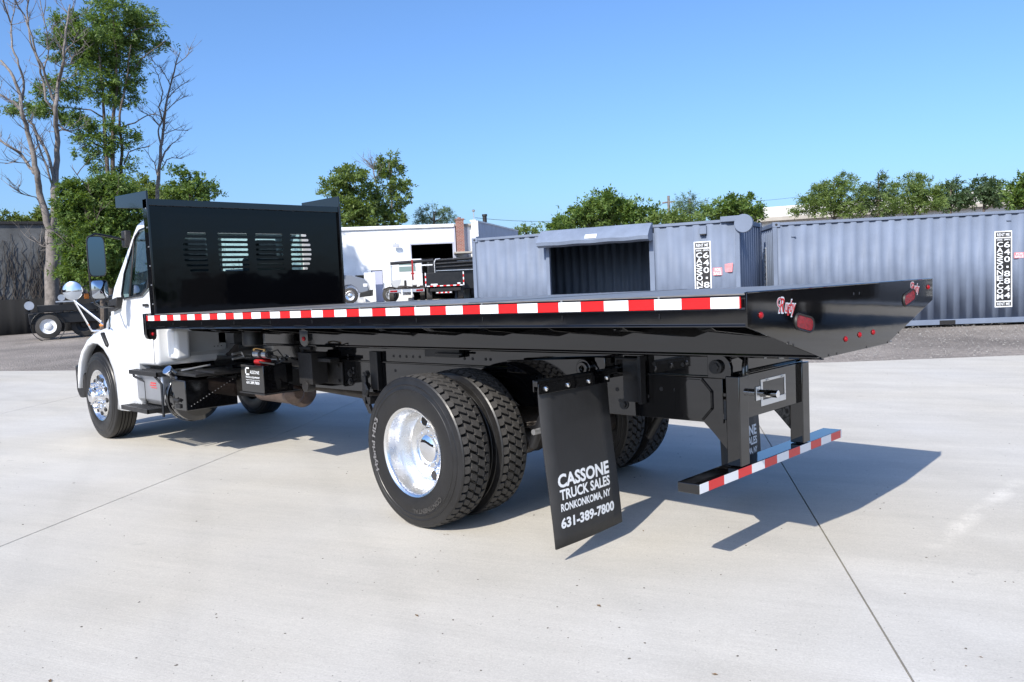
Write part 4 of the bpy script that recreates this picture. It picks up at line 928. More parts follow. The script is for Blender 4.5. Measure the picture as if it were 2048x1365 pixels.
def letter_sign(root, x0, x1, z0, z1, y, face='y', mirror_=1, full=True):
    """black vertical board with a white border and stacked letters, facing -y (or -x)"""
    def Q(u, v, d): # u 0..1 across, v 0..1 up
        a = x0+(x1-x0)*u; z = z0+(z1-z0)*v
        return (a, y-d, z) if face == 'y' else (y-d, a, z)
    def rect(mb, u0, u1, v0, v1, d0, d1):
        vs = [Q(u0, v0, d0), Q(u1, v0, d0), Q(u1, v1, d0), Q(u0, v1, d0), Q(u0, v0, d1), Q(u1, v0, d1), Q(u1, v1, d1), Q(u0, v1, d1)]
        return mb.add(vs, [(0, 3, 2, 1), (4, 5, 6, 7), (0, 1, 5, 4), (1, 2, 6, 5), (2, 3, 7, 6), (3, 0, 4, 7)])
    o = obj('sign_board', rect(MB(), 0, 1, 0, 1, 0, .004), LET, root)
    obj('sign_field', rect(rect(rect(MB(), .07, .93, .085, .905, .0045, .006), .07, .93, .92, .985, .0045, .006), .07, .93, .015, .070, .0045, .006), BLKR, o, flat=True)
    m = MB(); d = .0072
    def put(s_, u0, u1, v0, v1, bold=.012): 
        bl, br, tl = Q(u0, v0, d), Q(u1, v0, d), Q(u0, v1, d); text_quad(m, s_, bl, br, tl, bold)
    put('RENT ME', .14, .86, .932, .970); put('RENT ME', .14, .86, .025, .060)
    put('WWW.', .12, .46, .872, .895, .02); put('(800)', .54, .88, .872, .895, .02)
    A_ = 'CASSONE.COM'; hgt = (.860-.100)/10.3; v = .860
    for ch in A_:
        if ch == '.': rect(m, .26, .33, v-.018, v-.004, .0045, d); v -= .022; continue
        put(ch, .13, .47, v-hgt+.008, v-.002); v -= hgt
    B_ = '640.8844'; hgt = (.860-.100)/8; v = .860
    for ch in B_:
        if ch == '.': rect(m, .67, .79, v-hgt*.62, v-hgt*.36, .0045, d); v -= hgt; continue
        put(ch, .55, .87, v-hgt+.018, v-.004); v -= hgt
    obj('sign_lettering', m, LET, o, flat=True)
STK = mat('faded_red_sticker', (.62, .22, .24), .6, var=.25, vscale=12)
def sticker(root, x0, x1, z0, z1, y):
    o = obj('sale_sticker', MB().box(x0, x1, y-.003, y, z0, z1), STK, root)
    m = MB(); zm = (z0+z1)/2
    text_quad(m, 'FOR', (x0+.05*1, y-.004, zm+.01), (x1-.03, y-.004, zm+.01), (x0+.05, y-.004, z1-.012), .01)
    text_quad(m, 'SALE', (x0+.02, y-.004, z0+.012), (x1-.02, y-.004, z0+.012), (x0+.02, y-.004, zm-.008), .01)
    obj('sticker_lettering', m, LET, o, flat=True)
YR = R(36.5)
def roofsheet(root, L_): obj('roof_panel', MB().box(.07, L_-.07, .07, CW-.07, CH-.040, CH-.030), BLUE, root)
A0 = (-7.22, 13.53); rc = thing('shipping_container', 'long blue grey shipping container on gravel behind the truck tail, black letter board at right', 'container', (A0[0], A0[1], .205), YR, local=True)
container_shell(rc, 12.19); side_sheet(.10, 12.09, .16, CH-.07, root=rc); end_sheet(rc, 12.19); roofsheet(rc, 12.19)
side_sheet(.10, 12.09, .16, CH-.07, y=CW-.06, root=rc)
obj('fork_pocket', MB().box(3.68, 4.02, .004, .0125, .050, .145), BLKR, rc)
obj('vent_cover', MB().box(.42, .52, .0, .03, CH-.36, CH-.335), BLUE, rc, bev=.004); obj('vent_cover', MB().box(5.12, 5.22, .0, .03, CH-.24, CH-.22), BLUE, rc, bev=.004)
letter_sign(rc, 4.87, 5.24, .40, 2.13, .022)
sticker(rc, 5.28, 5.50, 1.50, 1.63, .022)
letter_sign(rc, 1.48, 1.10, .5, 2.05, .026, 'x')
# the ones standing behind it in a row
cc = []
for i, (px_, py_, lab) in enumerate([(1518.5, 456, 'first blue grey container behind the long one, only its sign and end showing'), (1497, 461, 'second blue grey container behind the long one, a thin end strip with a sign'), (1477.5, 467, 'blue grey container deepest in the row, almost hidden beside the shutter drum')]):
    p = None; z = CH+.3
    for _ in range(30):
        d = ray(px_, py_); t_ = (z-CAM[2])/d[2]; p = CAM+d*t_; z = .5*z+.5*(gz(p[0], p[1])+CH)
    if i == 0:
        b_ = thing('shipping_container', lab, 'container', (p[0], p[1], gz(p[0], p[1])-.02), YR, local=True, group='blue grey containers parked in a row behind')
        container_shell(b_, 6.06); side_sheet(.10, 5.96, .16, CH-.07, root=b_); end_sheet(b_, 6.06); roofsheet(b_, 6.06); letter_sign(b_, 1.48, 1.10, .5, 2.05, .026, 'x'); first = b_
    else:
        b_ = copy_tree(first); b_['label'] = lab; b_.location = (p[0], p[1], gz(p[0], p[1])-.02)
# roll shutter container in the middle
A1 = (-13.627, 9.83); YM = R(16.3); g1 = .255
mc_ = thing('shutter_container', 'blue grey container with an open roll shutter doorway and dented shutter hood', 'container', (A1[0], A1[1], g1), YM, local=True)
ML = 6.80
container_shell(mc_, ML); end_sheet(mc_, ML); roofsheet(mc_, ML)
side_sheet(.10, 2.10, .16, CH-.07, root=mc_, pitch=.285); side_sheet(4.86, ML-.10, .16, CH-.07, root=mc_, pitch=.285)
obj('door_jamb', MB().box(2.10, 2.19, .0, .09, .10, CH-.2), BLUE, mc_, bev=.006); obj('door_jamb', MB().box(4.74, 4.86, .0, .09, .10, CH-.2), BLUE, mc_, bev=.006)
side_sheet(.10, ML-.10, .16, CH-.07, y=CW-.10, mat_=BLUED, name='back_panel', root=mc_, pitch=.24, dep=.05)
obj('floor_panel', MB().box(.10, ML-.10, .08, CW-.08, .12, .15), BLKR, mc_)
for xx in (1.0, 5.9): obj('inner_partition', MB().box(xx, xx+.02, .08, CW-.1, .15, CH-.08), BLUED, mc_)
P_ = []
for i in range(25):
    x = 2.02+(4.84-2.02)*i/24; n_ = .007*math.sin(i*1.7)+.006*math.sin(i*.6+1); e = .008*math.sin(i*.9)
    P_.append([(x, .03, CH+.03), (x, -.06+n_, CH+.035), (x, -.26+n_, CH-.13+e), (x, -.36+n_*.7, CH-.26+e), (x, -.34, CH-.34+e*.8), (x, -.22, CH-.385+e*.6), (x, -.02, CH-.36)])
hd_ = obj('shutter_hood', MB().grid(P_).add(P_[0], [tuple(range(7))]).add(P_[-1], [tuple(range(7))]), mat('bare_galvanised_hood', (.17, .205, .275), .42, metal=.1, bump=.3, bscale=4, var=.12), mc_, ang=25)
obj('paper_notice', MB().add([(3.28, -.275, CH-.135), (3.58, -.275, CH-.135), (3.58, -.345, CH-.235), (3.28, -.345, CH-.235)], [(0, 1, 2, 3)]), LET, hd_, solid=.004)
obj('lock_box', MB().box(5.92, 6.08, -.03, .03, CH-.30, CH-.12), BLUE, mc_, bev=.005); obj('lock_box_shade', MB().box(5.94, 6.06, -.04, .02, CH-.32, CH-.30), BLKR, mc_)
letter_sign(mc_, 5.78, 6.16, .40, 2.13, .022)
sticker(mc_, 6.19, 6.40, 1.36, 1.53, .022)
pg = obj('alarm_sticker', MB().prism([(6.48, 1.42), (6.62, 1.42), (6.64, 1.62), (6.46, 1.60), (6.46, 1.46)], 'y', .018, .024), STK, mc_)
obj('shutter_drum', MB().cyl((6.90, 0, CH-.13), .20, -.06, .05, 'y', 32).box(6.4, 6.9, -.05, .04, CH-.07, CH+.05), BLUE, mc_, bev=.01)
# a further container closing the row on the right, seen only in the paint of the deck
# ================================================================== WHITE WORKSHOP
B0 = far(683, 462, 54); B1 = far(945, 452, 54); YB = math.atan2(B1[1]-B0[1], B1[0]-B0[0]); GB = .88
wb = thing('workshop_building', 'white workshop with open garage doorway and brick chimney behind the trucks', 'building', (B0[0], B0[1], GB), YB, local=True)
zr = 5.60-GB
X1, X2, X3 = 7.30, 7.95, 8.70
door0, door1, dz = 4.43, 7.15, 4.52-GB
pd0, pd1, pdz = 1.75, 2.49, 2.95-GB
sw0, sw1, sz0, sz1 = .70, 1.30, 1.97-GB, 2.67-GB
def wallbox(x0, x1, z0, z1): return MB().box(x0, x1, 0, .25, z0, z1)
wm = MB(); wm.box(-9, sw0, 0, .25, -.5, zr).box(sw0, sw1, 0, .25, -.5, sz0).box(sw0, sw1, 0, .25, sz1, zr).box(sw1, pd0, 0, .25, -.5, zr).box(pd0, pd1, 0, .25, pdz, zr).box(pd1, door0, 0, .25, -.5, zr).box(door0, door1, 0, .25, dz, zr).box(door1, X1, 0, .25, -.5, zr)
wl_ = obj('facade_wall', wm, WALLW, wb, ang=20)
obj('roof_trim', MB().box(-9, X1, -.12, .1, zr-.02, zr+.20), WALLW, wb, bev=.02)
obj('roof', MB().box(-9, X3, .1, 26, zr+.05, zr+.18), BEIG, wb)
obj('side_wall', MB().box(X2+.5, X3, .02, .25, -.5, 5.80-GB).box(X1, X2+.5, .3, .5, -.5, 5.78-GB).box(X3-.02, X3+.2, .0, .3, 4.9-GB, 5.95-GB), WALLW, wb, ang=20)
obj('corner_board', MB().box(X1-.06, X1+.06, -.04, 0.3, 0, zr+.1).box(8.12, 8.2, .25, .32, 0, zr), WALLG, wb)
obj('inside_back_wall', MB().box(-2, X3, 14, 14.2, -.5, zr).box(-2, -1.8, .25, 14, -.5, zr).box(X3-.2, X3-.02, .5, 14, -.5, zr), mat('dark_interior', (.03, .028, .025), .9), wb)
obj('interior_floor', MB().box(-2, X3, .25, 14, -.02, .0), CONC, wb)
obj('door_frame', MB().box(door0-.10, door0, -.05, .2, -.2, dz+.10).box(door1, door1+.08, -.05, .2, -.2, dz+.1).box(door0, door1, -.05, .2, dz, dz+.10), WALLG, wb)
obj('back_window', MB().box(5.2, 6.4, 13.9, 13.98, 2.1, 3.3), mat('dim_window', (.30, .27, .26), .3), wb)
obj('person_door', MB().box(pd0+.03, pd1-.03, .06, .10, 0, pdz-.03), mat('lavender_door', (.40, .42, .55), .5), wb)
obj('side_window', MB().box(sw0, sw1, .12, .16, sz0, sz1), mat('dark_pane', (.01, .01, .012), .1), wb)
obj('open_white_door', MB().box(1.32, 2.02, -.75, -.70, .02, 2.70-GB+.1), WALLW, wb, bev=.01)
obj('wall_lamp', MB().tube([(3.4, 0, 4.66-GB), (3.4, -.25, 4.66-GB)], .04, 8).box(3.25, 3.65, -.38, -.22, 4.40-GB, 4.60-GB), WALLG, wb, bev=.02)
ch_ = obj('chimney', MB().box(7.42, 7.93, -.30, .22, 3.82-GB, 6.08-GB).box(7.38, 7.97, -.34, .26, 6.02-GB, 6.10-GB), BRICK, wb)
obj('chimney_pot', MB().cyl((7.66, -.04, 0), .12, 6.1-GB, 6.2-GB, 'z', 12), BRICK, ch_)
obj('canopy', MB().box(7.20, 8.9, -1.2, .0, 3.78-GB, 3.90-GB), BEIG, wb, bev=.02)
# receding grey side wall of the annex with stack
q0 = far(950, 443, 54.5); q1 = far(1036, 463, 74)
an = thing('annex_building', 'lavender grey annex wall sloping away behind the container, dark stack on top', 'building', (q0[0], q0[1], GB), math.atan2(q1[1]-q0[1], q1[0]-q0[0]), local=True)
LL = math.hypot(q1[0]-q0[0], q1[1]-q0[1])
obj('wall', MB().prism([(0, -.5), (LL, -.5), (LL, q1[2]-GB), (0, q0[2]-GB)], 'y', 0, .3), WALLG, an)
obj('coping', MB().prism([(0, q0[2]-GB), (LL, q1[2]-GB), (LL, q1[2]-GB+.1), (0, q0[2]-GB+.1)], 'y', -.05, .35), WALLW, an)
obj('vent_stack', MB().cyl((6.8, .6, 0), .16, 4.6, 6.05, 'z', 16).cyl((6.8, .6, 0), .2, 5.95, 6.1, 'z', 16), BLKR, an)
obj('wall_vent', MB().box(10, 10.4, -.06, 0, 4.0, 4.3), WALLW, an)
pa = far(948, 443, 58)
obj('antenna_mast', MB().tube([(pa[0], pa[1], .9), (pa[0], pa[1], far(948, 424, 58)[2])], .035, 6).lathe([(0, 0), (.05, .1), (.15, .12), (.22, 0)], (pa[0], pa[1], far(948, 425, 58)[2]), 'z', 10), GALV, label='thin antenna mast with a white tip above the workshop corner', cat='antenna')
# far white warehouse behind the container roofs
f0 = far(1380, 452, 75); f1 = far(2100, 404, 75)
fw = thing('warehouse', 'long low white warehouse with beige roof band behind the containers', 'building', (f0[0], f0[1], 1), math.atan2(f1[1]-f0[1], f1[0]-f0[0]), local=True)
FL = math.hypot(f1[0]-f0[0], f1[1]-f0[1])
obj('wall', MB().box(0, FL, 0, .3, -.5, f0[2]+.25-1).box(3.5, FL, 6, 6.3, 2, f0[2]+1.6-1), mat('pale_panel_wall', (.62, .60, .57), .7, var=.05), fw)
obj('roof_edge', MB().box(-1, FL, -.6, .1, f0[2]-1-.1, f0[2]-1+.22), BEIG, fw)
# utility pole and wires
pp_ = far(1338, 430, 82); ztop = far(1338, 392, 82)[2]
up = thing('utility_pole', 'thin wooden utility pole above the trees carrying wires', 'pole', (pp_[0], pp_[1], 1.2))
obj('pole_shaft', MB().tube([(pp_[0], pp_[1], 1.2), (pp_[0], pp_[1], ztop)], .13, 8), BARKG, up)
obj('crossarm', MB().box(pp_[0]-.7, pp_[0]+.7, pp_[1]-.06, pp_[1]+.06, ztop-.7, ztop-.55), BARKG, up)
wa = far(950, 436, 60); wc = far(2060, 352, 110)
def wire(a, b, sag):
    return MB().tube([tuple(np.array(a)*(1-t_)+np.array(b)*t_-np.array([0, 0, sag*4*t_*(1-t_)])) for t_ in np.linspace(0, 1, 14)], .018, 4)
tt_ = (pp_[0], pp_[1], ztop-.6)
obj('wire', wire(tt_, wa, .9), BLKR, up); obj('wire', wire(tt_, far(1640, 388, 95), .4), BLKR, up)

# ================================================================== LEFT WALL, FENCE
w0 = far(-80, 446, 44); w1 = far(180, 458, 44)
lw = thing('vine_wall', 'grey wall overgrown with bare brown vines at the left edge', 'wall', (w0[0], w0[1], .4), math.atan2(w1[1]-w0[1], w1[0]-w0[0]), local=True)
LW = math.hypot(w1[0]-w0[0], w1[1]-w0[1])+6; hz = w0[2]-.4-.06
obj('wall_face', MB().box(0, LW, 0, .4, -.4, hz), mat('weathered_stucco', (.085, .09, .095), .9, var=.35, vscale=1.2, bump=.3, bscale=6), lw)
obj('wall_coping', MB().box(-.2, LW+.2, -.12, .5, hz, hz+.12), BLKR, lw)
vm = MB()
rv = random.Random(3)
for i in range(210):
    x = rv.uniform(0, LW); z = -.2; pts = [(x, -.04, z)]; hmax = hz*rv.uniform(.45, .92); dx = rv.uniform(-.02, .06)
    while z < hmax:
        z += .28; x += dx+rv.uniform(-.14, .14); pts.append((x, -.03-rv.uniform(0, .06), z))
    r0 = rv.uniform(.012, .035); vm.tube(pts, [r0*(1-.7*k_/len(pts)) for k_ in range(len(pts))], 4, caps=False)
obj('vines', vm, bark_mat('vine_stem', (.055, .045, .038)), lw, kind='stuff' if False else None)
s0_ = far(-90, 604, 41); s1_ = far(255, 594, 41)
sf = thing('screen_fence', 'low black mesh screen fence along the foot of the vine wall', 'fence', (s0_[0], s0_[1], .35), math.atan2(s1_[1]-s0_[1], s1_[0]-s0_[0]), local=True)
SL = math.hypot(s1_[0]-s0_[0], s1_[1]-s0_[1])
for i in range(5):
    a = SL*i/5; obj('screen_panel', MB().grid([[(a+SL/5*j/8, .03*math.sin(j*2.1+i), z) for j in range(9)] for z in (-.3, s0_[2]-.35)]), mat('black_screen_cloth', (.004, .004, .0045), .9) if i == 0 else bpy.data.materials['black_screen_cloth'], sf, solid=.01)
    obj('fence_post', MB().tube([(a, .06, -.3), (a, .06, s0_[2]-.30)], .035, 8), BLKR, sf)

# ================================================================== PARKED VEHICLES
def simple_wheel(root, x, y, z, r, w_, side, rimm, dual=False):
    t_ = obj('wheel', MB().lathe([(0, r*.6), (-.012*side*-1, r*.62), (0, r*.75), (w_*.08*-side, r*.95), (w_*.2*-side, r), (w_*.8*-side, r), (w_*.95*-side, r*.93), (w_*-side, r*.6)], (x, y, z), 'y', 28), RUB, root)
    obj('rim', MB().lathe([(0, r*.62), (.03*-side, r*.57), (.07*-side, r*.30), (.02*-side, r*.25), (0, r*.12), (0, 0)], (x, y, z), 'y', 24), rimm, t_)
# silver medium truck nosing out from behind the headboard; local x = forward
sp = far(700, 592, 49); gs = sp[2]-.47
SILV = mat('silver_blue_paint', (.16, .18, .22), .35, metal=.0, coat=.5)
st = thing('silver_truck', 'silver grey truck with dark bumper nosing out beside the headboard', 'truck', (sp[0], sp[1], gs), YB, local=True)
# its wheel is at local origin; nose towards +x
P_ = [(-1.4, .55), (-.52, .55), (-.45, .85), (-.2, 1.08), (.1, 1.10), (.4, .90), (.52, .62), (1.05, .60), (1.12, .80), (1.05, 1.20), (.85, 1.45), (.2, 1.66), (-.45, 1.72), (-.62, 2.2), (-.95, 2.45), (-1.8, 2.5), (-2.1, 2.4), (-2.1, .55)]
obj('body', MB().prism(P_, 'y', 0, 2.1), SILV, st, bev=.05, seg=3)
obj('windscreen', MB().add([(-.44, .1, 1.74), (-.44, 2.0, 1.74), (-.88, 1.95, 2.40), (-.88, .15, 2.40)], [(0, 1, 2, 3)]), GLS, st)
obj('side_window', MB().box(-1.6, -.72, -.012, -.004, 1.72, 2.3), mat('pale_cab_glass', (.25, .32, .33), .08), st, bev=.02)
obj('front_bumper', MB().prism([(.55, .35), (1.25, .40), (1.28, .78), (.6, .62)], 'y', -.05, 2.15), BLKR, st, bev=.03)
obj('headlight', MB().box(.80, 1.06, -.015, .15, .95, 1.15), WHTT, st, bev=.03)
obj('door_mirror', MB().box(-.50, -.40, -.30, -.10, 1.75, 2.15), BLKR, st, bev=.03)
obj('box_body', MB().box(-7, -2.3, -.1, 2.2, .7, 2.3), SILV, st)
simple_wheel(st, 0, -.03, .47, .47, .28, -1, ALU); simple_wheel(st, -4.3, -.12, .47, .47, .28, -1, ALU)
# hooklift / boom truck seen from behind; local x = to the right, y = away
def back_root(px_, D, label, cat, name):
    p = far(px_, 600, D); g_ = gz(p[0], p[1]); return thing(name, label, cat, (p[0], p[1], g_), YB, local=True), p, g_
bt, p_, g_ = back_root(815, 50, 'white crane truck seen from behind with a black boom laid across its back', 'truck', 'crane_truck')
obj('cab', MB().box(-.85, 1.05, 3.2, 5.0, 1.0, 2.75), WHT, bt, bev=.08, seg=3)
obj('cab_rear_window', MB().box(-.45, .6, 3.185, 3.20, 1.95, 2.5), mat('pale_rear_glass', (.2, .28, .27), .08), bt, bev=.02)
obj('chassis', MB().box(-.45, .45, -.9, 3.2, .62, .88).box(-1.05, 1.05, -.95, -.80, .58, .82), BLKR, bt, bev=.02)
lb = obj('light_bar', MB().box(-1.05, 1.05, -.96, -.955, .62, .80), ALUS, bt)
for a in (-1.0, .55): obj('tail_lamp', MB().box(a, a+.42, -.975, -.96, .65, .76), LENS, lb)
for a in (-.30, .28): obj('tow_hook', MB().box(a-.04, a+.04, -1.02, -.90, .45, .80), WHTT, bt)
simple_wheel(bt, -1.0, 0, .5, .5, .3, -1, ALUS); 
for a in (-1.08, .78):
    obj('tyre_pair', MB().lathe([(0, .3), (0, .47), (.03, .5), (.27, .5), (.3, .47), (.3, .3)], (a, .1, .5), 'x', 28), RUB, bt)
obj('boom', MB().tube([(-.95, .8, 2.42), (1.7, .8, 2.52)], .10, 14), BLKS, bt); obj('boom_rail', MB().box(-1.0, 1.65, .55, .7, 2.20, 2.28), WHT, bt)
obj('boom_post', MB().box(-.95, -.85, .5, .7, 1.0, 2.3).tube([(-.95, .6, 2.2), (-1.2, .3, 1.6), (-.9, 0, .9)], .02, 6).tube([(-1.0, .6, 2.0), (-1.45, -.3, .8)], .015, 6), ALUS, bt)
obj('red_strap', MB().box(.35, .45, .40, .50, 1.35, 2.60).box(.30, .50, .38, .52, 1.70, 1.80), REDP, bt)
obj('tool_cabinet', MB().box(.0, .35, .3, 1.2, .9, 1.65).box(.62, 1.0, .3, 1.2, .9, 1.75), WHT, bt, bev=.02)
obj('grey_guard', MB().prism([(-.98, 1.35), (-.30, 1.42), (-.38, 1.15), (-.62, .88), (-.80, .95)], 'y', .15, .2), GRYP, bt)
obj('black_box', MB().box(-.15, .25, .35, .9, .88, 1.35), BLKR, bt, bev=.02)
obj('hose_bundle', MB().tube([(-1.4, -.6, .85), (-1.0, -.6, .98), (-.5, -.6, .86), (0, -.6, .96), (.6, -.6, .88), (1.0, -.6, .95)], .04, 6), DIRT, bt)
dt, p_, g_ = back_root(892, 48, 'black dump truck seen from behind with red and white striped tailgate edges', 'truck', 'dump_truck')
zt = far(888, 545, 48)[2]-g_; zb = far(888, 572, 48)[2]-g_
tg = obj('tailgate', MB().box(-1.1, 1.05, 0, .10, zb, zt).box(-1.2, -1.08, -.02, .2, zb-.1, zt+.05).box(1.03, 1.15, -.02, .2, zb-.1, zt+.05), BLKS, dt, bev=.01)
n_ = 5
for sx in (-1.14, 1.09):
    for i in range(n_):
        a = zb+(zt-zb)*i/n_; obj('reflective_strip', MB().box(sx-.03, sx+.03, -.028, -.022, a+.003, a+(zt-zb)/n_-.003), REDT if i % 2 else WHTT, tg)
for i in range(11): a = -1.1+2.15*i/11; obj('reflective_strip', MB().box(a+.003, a+2.15/11-.003, -.008, -.002, zb-.02, zb+.04), REDT if i % 2 else WHTT, tg)
for i in range(7): a = -.55+.9*i/7; obj('reflective_strip', MB().box(a+.003, a+.9/7-.003, -.128, -.122, zb-.42, zb-.36), REDT if i % 2 else WHTT, tg)
obj('tail_bar', MB().box(-.6, .4, -.12, 0, zb-.46, zb-.32).box(-.9, .9, .1, .3, zb-.3, zb-.1), BLKR, dt)
obj('tailgate_badge', MB().box(-.85, -.45, -.006, -.001, zb+.06, zb+.14).box(.72, .90, -.006, -.001, zb+.08, zb+.16), LET, tg)
obj('dump_body', MB().box(-1.1, 1.05, .1, 3.8, zb, zt), BLKS, dt)
obj('cab', MB().box(-.9, 1.0, 4.0, 5.6, 1.0, 2.6), BLKS, dt, bev=.08)
for a in (-1.1, .75): obj('tyre_pair', MB().lathe([(0, .3), (0, .47), (.03, .5), (.3, .5), (.33, .47), (.33, .3)], (a, .9, .5), 'x', 28), RUB, dt)
tr_, p_, g_ = back_root(925, 52, 'black tarpaulin covered body with a white loop frame behind the dump truck', 'truck', 'tarp_truck')
z1_ = far(925, 517, 52)[2]-g_; 
m = MB(); 
for i in range(4): m.tube([(-1.6, 0, z1_-.08-.22*i), (2.6, 0, z1_+.03-.22*i)], .09-.01*i, 8)
obj('rolled_tarp', m, BLKS, tr_); obj('tarp_body', MB().box(-1.5, 2.6, .1, 4.5, .6, z1_-.3), BLKS, tr_, bev=.03)
obj('loop_frame', MB().tube([(-1.65, -.1, .9), (-1.68, -.1, z1_-.2), (-1.6, -.1, z1_), (-1.3, -.1, z1_+.02)], .035, 8).box(-1.6, 1.2, -.12, -.08, z1_-.75, z1_-.71), ALUS, tr_)
obj('spare_bag', MB().box(.95, 1.7, -.4, -.1, 1.15, 1.95), mat('grey_bag', (.35, .35, .35), .7, var=.3), tr_, bev=.12, seg=3)
for a in (.6, 1.8): obj('tyre_pair', MB().lathe([(0, .3), (0, .47), (.03, .5), (.3, .5), (.33, .47), (.33, .3)], (a, .9, .5), 'x', 28), RUB, tr_)
# dark roll-off truck parked left, its side to us; local x = to the right
lp = far(97, 660, 34.5)
lt = thing('rolloff_truck', 'dark roll off truck with raised rails parked before the screen fence', 'truck', (lp[0], lp[1], gz(lp[0], lp[1])), math.atan2(w1[1]-w0[1], w1[0]-w0[0]), local=True)
simple_wheel(lt, 0, 0, .46, .46, .3, -1, WHT); simple_wheel(lt, 1.2, .3, .46, .46, .3, -1, BLKR)
obj('chassis', MB().box(-.6, 4.5, .1, 1.2, .55, .95).box(-.3, 4.5, 0, .3, 1.0, 1.25), BLKS, lt, bev=.02)
obj('fender', MB().lathe([(-.05, .56), (.35, .56)], (0, .0, .46), 'y', 24).box(-.7, .5, -.02, .02, .98, 1.0), BLKS, lt, solid=.02)
obj('raised_rails', MB().tube([(.8, .2, .95), (3.6, .5, 2.0)], .05, 8).tube([(2.0, .4, 1.0), (4.4, .7, 1.9)], .05, 8), ALUS, lt)
obj('winch', MB().lathe([(-.1, 0), (-.1, .16), (.1, .16), (.1, 0)], (-.55, 0, 1.25), 'y', 16), ALUS, lt); obj('winch_wheel', MB().cyl((.5, 0, 1.5), .12, -.05, .05, 'y', 16).box(.3, 1.0, -.06, .05, 1.33, 1.38), ALUS, lt)
obj('orange_lamp', MB().box(1.25, 1.42, -.05, .08, 1.42, 1.62), AMB, lt, bev=.03)
obj('tool_boxes', MB().box(1.7, 3.0, -.05, .5, .6, 1.15).box(3.1, 4.4, .1, .6, .8, 1.4), BLKS, lt, bev=.03)
obj('pale_reel', MB().cyl((4.05, -.05, 1.95), .17, -.1, .1, 'y', 16).box(3.75, 4.4, 0, .2, 2.12, 2.2), LET, lt)

# ================================================================== TREES
LEAFK = 3.6
def leaf_mesh(name, clumps, D, dens, size, m, parent, droop=0., aspect=.5, depth=1.0, seed=0, hollow=.35):
    """clumps: (px,py,rx,ry) measured on the photo; leaves fill each rounded clump in depth as well"""
    rg = np.random.RandomState(seed); V = []; tot = 0
    for (cx, cy, rx, ry) in clumps:
        s = 1/ppm(cx, cy, D); c = far(cx, cy, D+rg.uniform(-.8, .8)*rx*s*1.2*depth); a, b = rx*s, ry*s
        n = int(dens*LEAFK*rx*ry/9)+3        # sprays of leaves, not single leaves
        rx, ry = rx*1.1, ry*1.12; a, b = a*1.1, b*1.12; ns = max(7, int(rx*ry/22))
        sd = rg.normal(size=(ns, 3)); sd /= np.linalg.norm(sd, axis=1)[:, None]; sd *= rg.uniform(.3, 1.0, (ns, 1))**.6
        k = rg.randint(0, ns, n); rad = rg.uniform(.16, .40, ns)[k][:, None]
        stray = (rg.uniform(size=(n, 1)) < .16)*1.5+1
        q = sd[k]+rg.normal(size=(n, 3))*.5*rad*stray
        P = q*np.array([a, a*depth, b]); hd_ = np.array([RV[0], RV[1], 0]); hd_ /= np.linalg.norm(hd_); fd = np.array([-hd_[1], hd_[0], 0])
        ctr = c+P[:, :1]*hd_+P[:, 1:2]*fd+np.array([[0, 0, 1]])*P[:, 2:3]
        out = P/np.maximum(np.linalg.norm(P, axis=1)[:, None], .01)
        out = out[:, :1]*hd_+out[:, 1:2]*fd+np.array([[0, 0, 1]])*out[:, 2:3]
        st = rg.normal(size=(n, 3))*.7+out*.7; st[:, 2] += .15-droop*1.6; st /= np.linalg.norm(st, axis=1)[:, None]
        nm = rg.normal(size=(n, 3))*.6+np.array([[0, 0, 1.]]); sdv = np.cross(st, nm); sdv /= np.linalg.norm(sdv, axis=1)[:, None]
        up_ = np.cross(sdv, st)
        L_ = size*rg.uniform(2.0, 3.6, (n, 1))
        for t_ in range(9):
            u_ = (t_//2+.6)/5.; sg_ = 1 if t_ % 2 else -1
            if t_ == 8: d = st; base_ = ctr+st*L_*.95
            else: d = st*.55+sdv*sg_*.85; base_ = ctr+st*L_*u_+np.array([[0, 0, -1]])*L_*(.18+droop*.6)*u_*u_
            d = d+rg.normal(size=(n, 3))*.28; d /= np.linalg.norm(d, axis=1)[:, None]
            sz = size*rg.uniform(.65, 1.25, (n, 1))*(1-.35*abs(u_-.45)*2)
            e = np.cross(d, up_+rg.normal(size=(n, 3))*.45); e /= np.linalg.norm(e, axis=1)[:, None]; e *= aspect
            V.append(np.stack([base_, base_+e*sz*.9+d*sz*.8, base_+d*sz*1.9, base_-e*sz*.9+d*sz*.8], 1).reshape(-1, 3))
    V = np.concatenate(V); n = len(V)//4
    c = V.mean(0); me = bpy.data.meshes.new(name); me.vertices.add(len(V)); me.vertices.foreach_set('co', (V-c).ravel())
    me.loops.add(4*n); me.loops.foreach_set('vertex_index', np.arange(4*n)); me.polygons.add(n); me.polygons.foreach_set('loop_start', np.arange(0, 4*n, 4))
    try: me.polygons.foreach_set('loop_total', np.full(n, 4))
    except Exception: pass
    me.update(calc_edges=True); me.materials.append(m)
    o = bpy.data.objects.new(name, me); COL.objects.link(o); o.parent = parent; o.location = Vector(c)-Vector(WL[parent.name]); return o
def limb(mb, pts, D, r0, r1, jit=.15, seg=6, rg=random):
    P = []; R_ = []
    for i, (x, y) in enumerate(pts):
        p = far(x, y, D+(rg.uniform(-1, 1)*jit*8 if i else 0)*.12*i); P.append(p)
    # smooth subdivide
    Q = []; 
    for i in range(len(P)-1):
        for t_ in (0, .33, .66): Q.append(P[i]*(1-t_)+P[i+1]*t_+np.array([rg.uniform(-1, 1), rg.uniform(-1, 1), 0])*.03*(1 if i or t_ else 0))
    Q.append(P[-1]); n = len(Q)
    mb.tube(Q, [r0+(r1-r0)*(i/(n-1))**.8 for i in range(n)], seg, caps=False); return Q
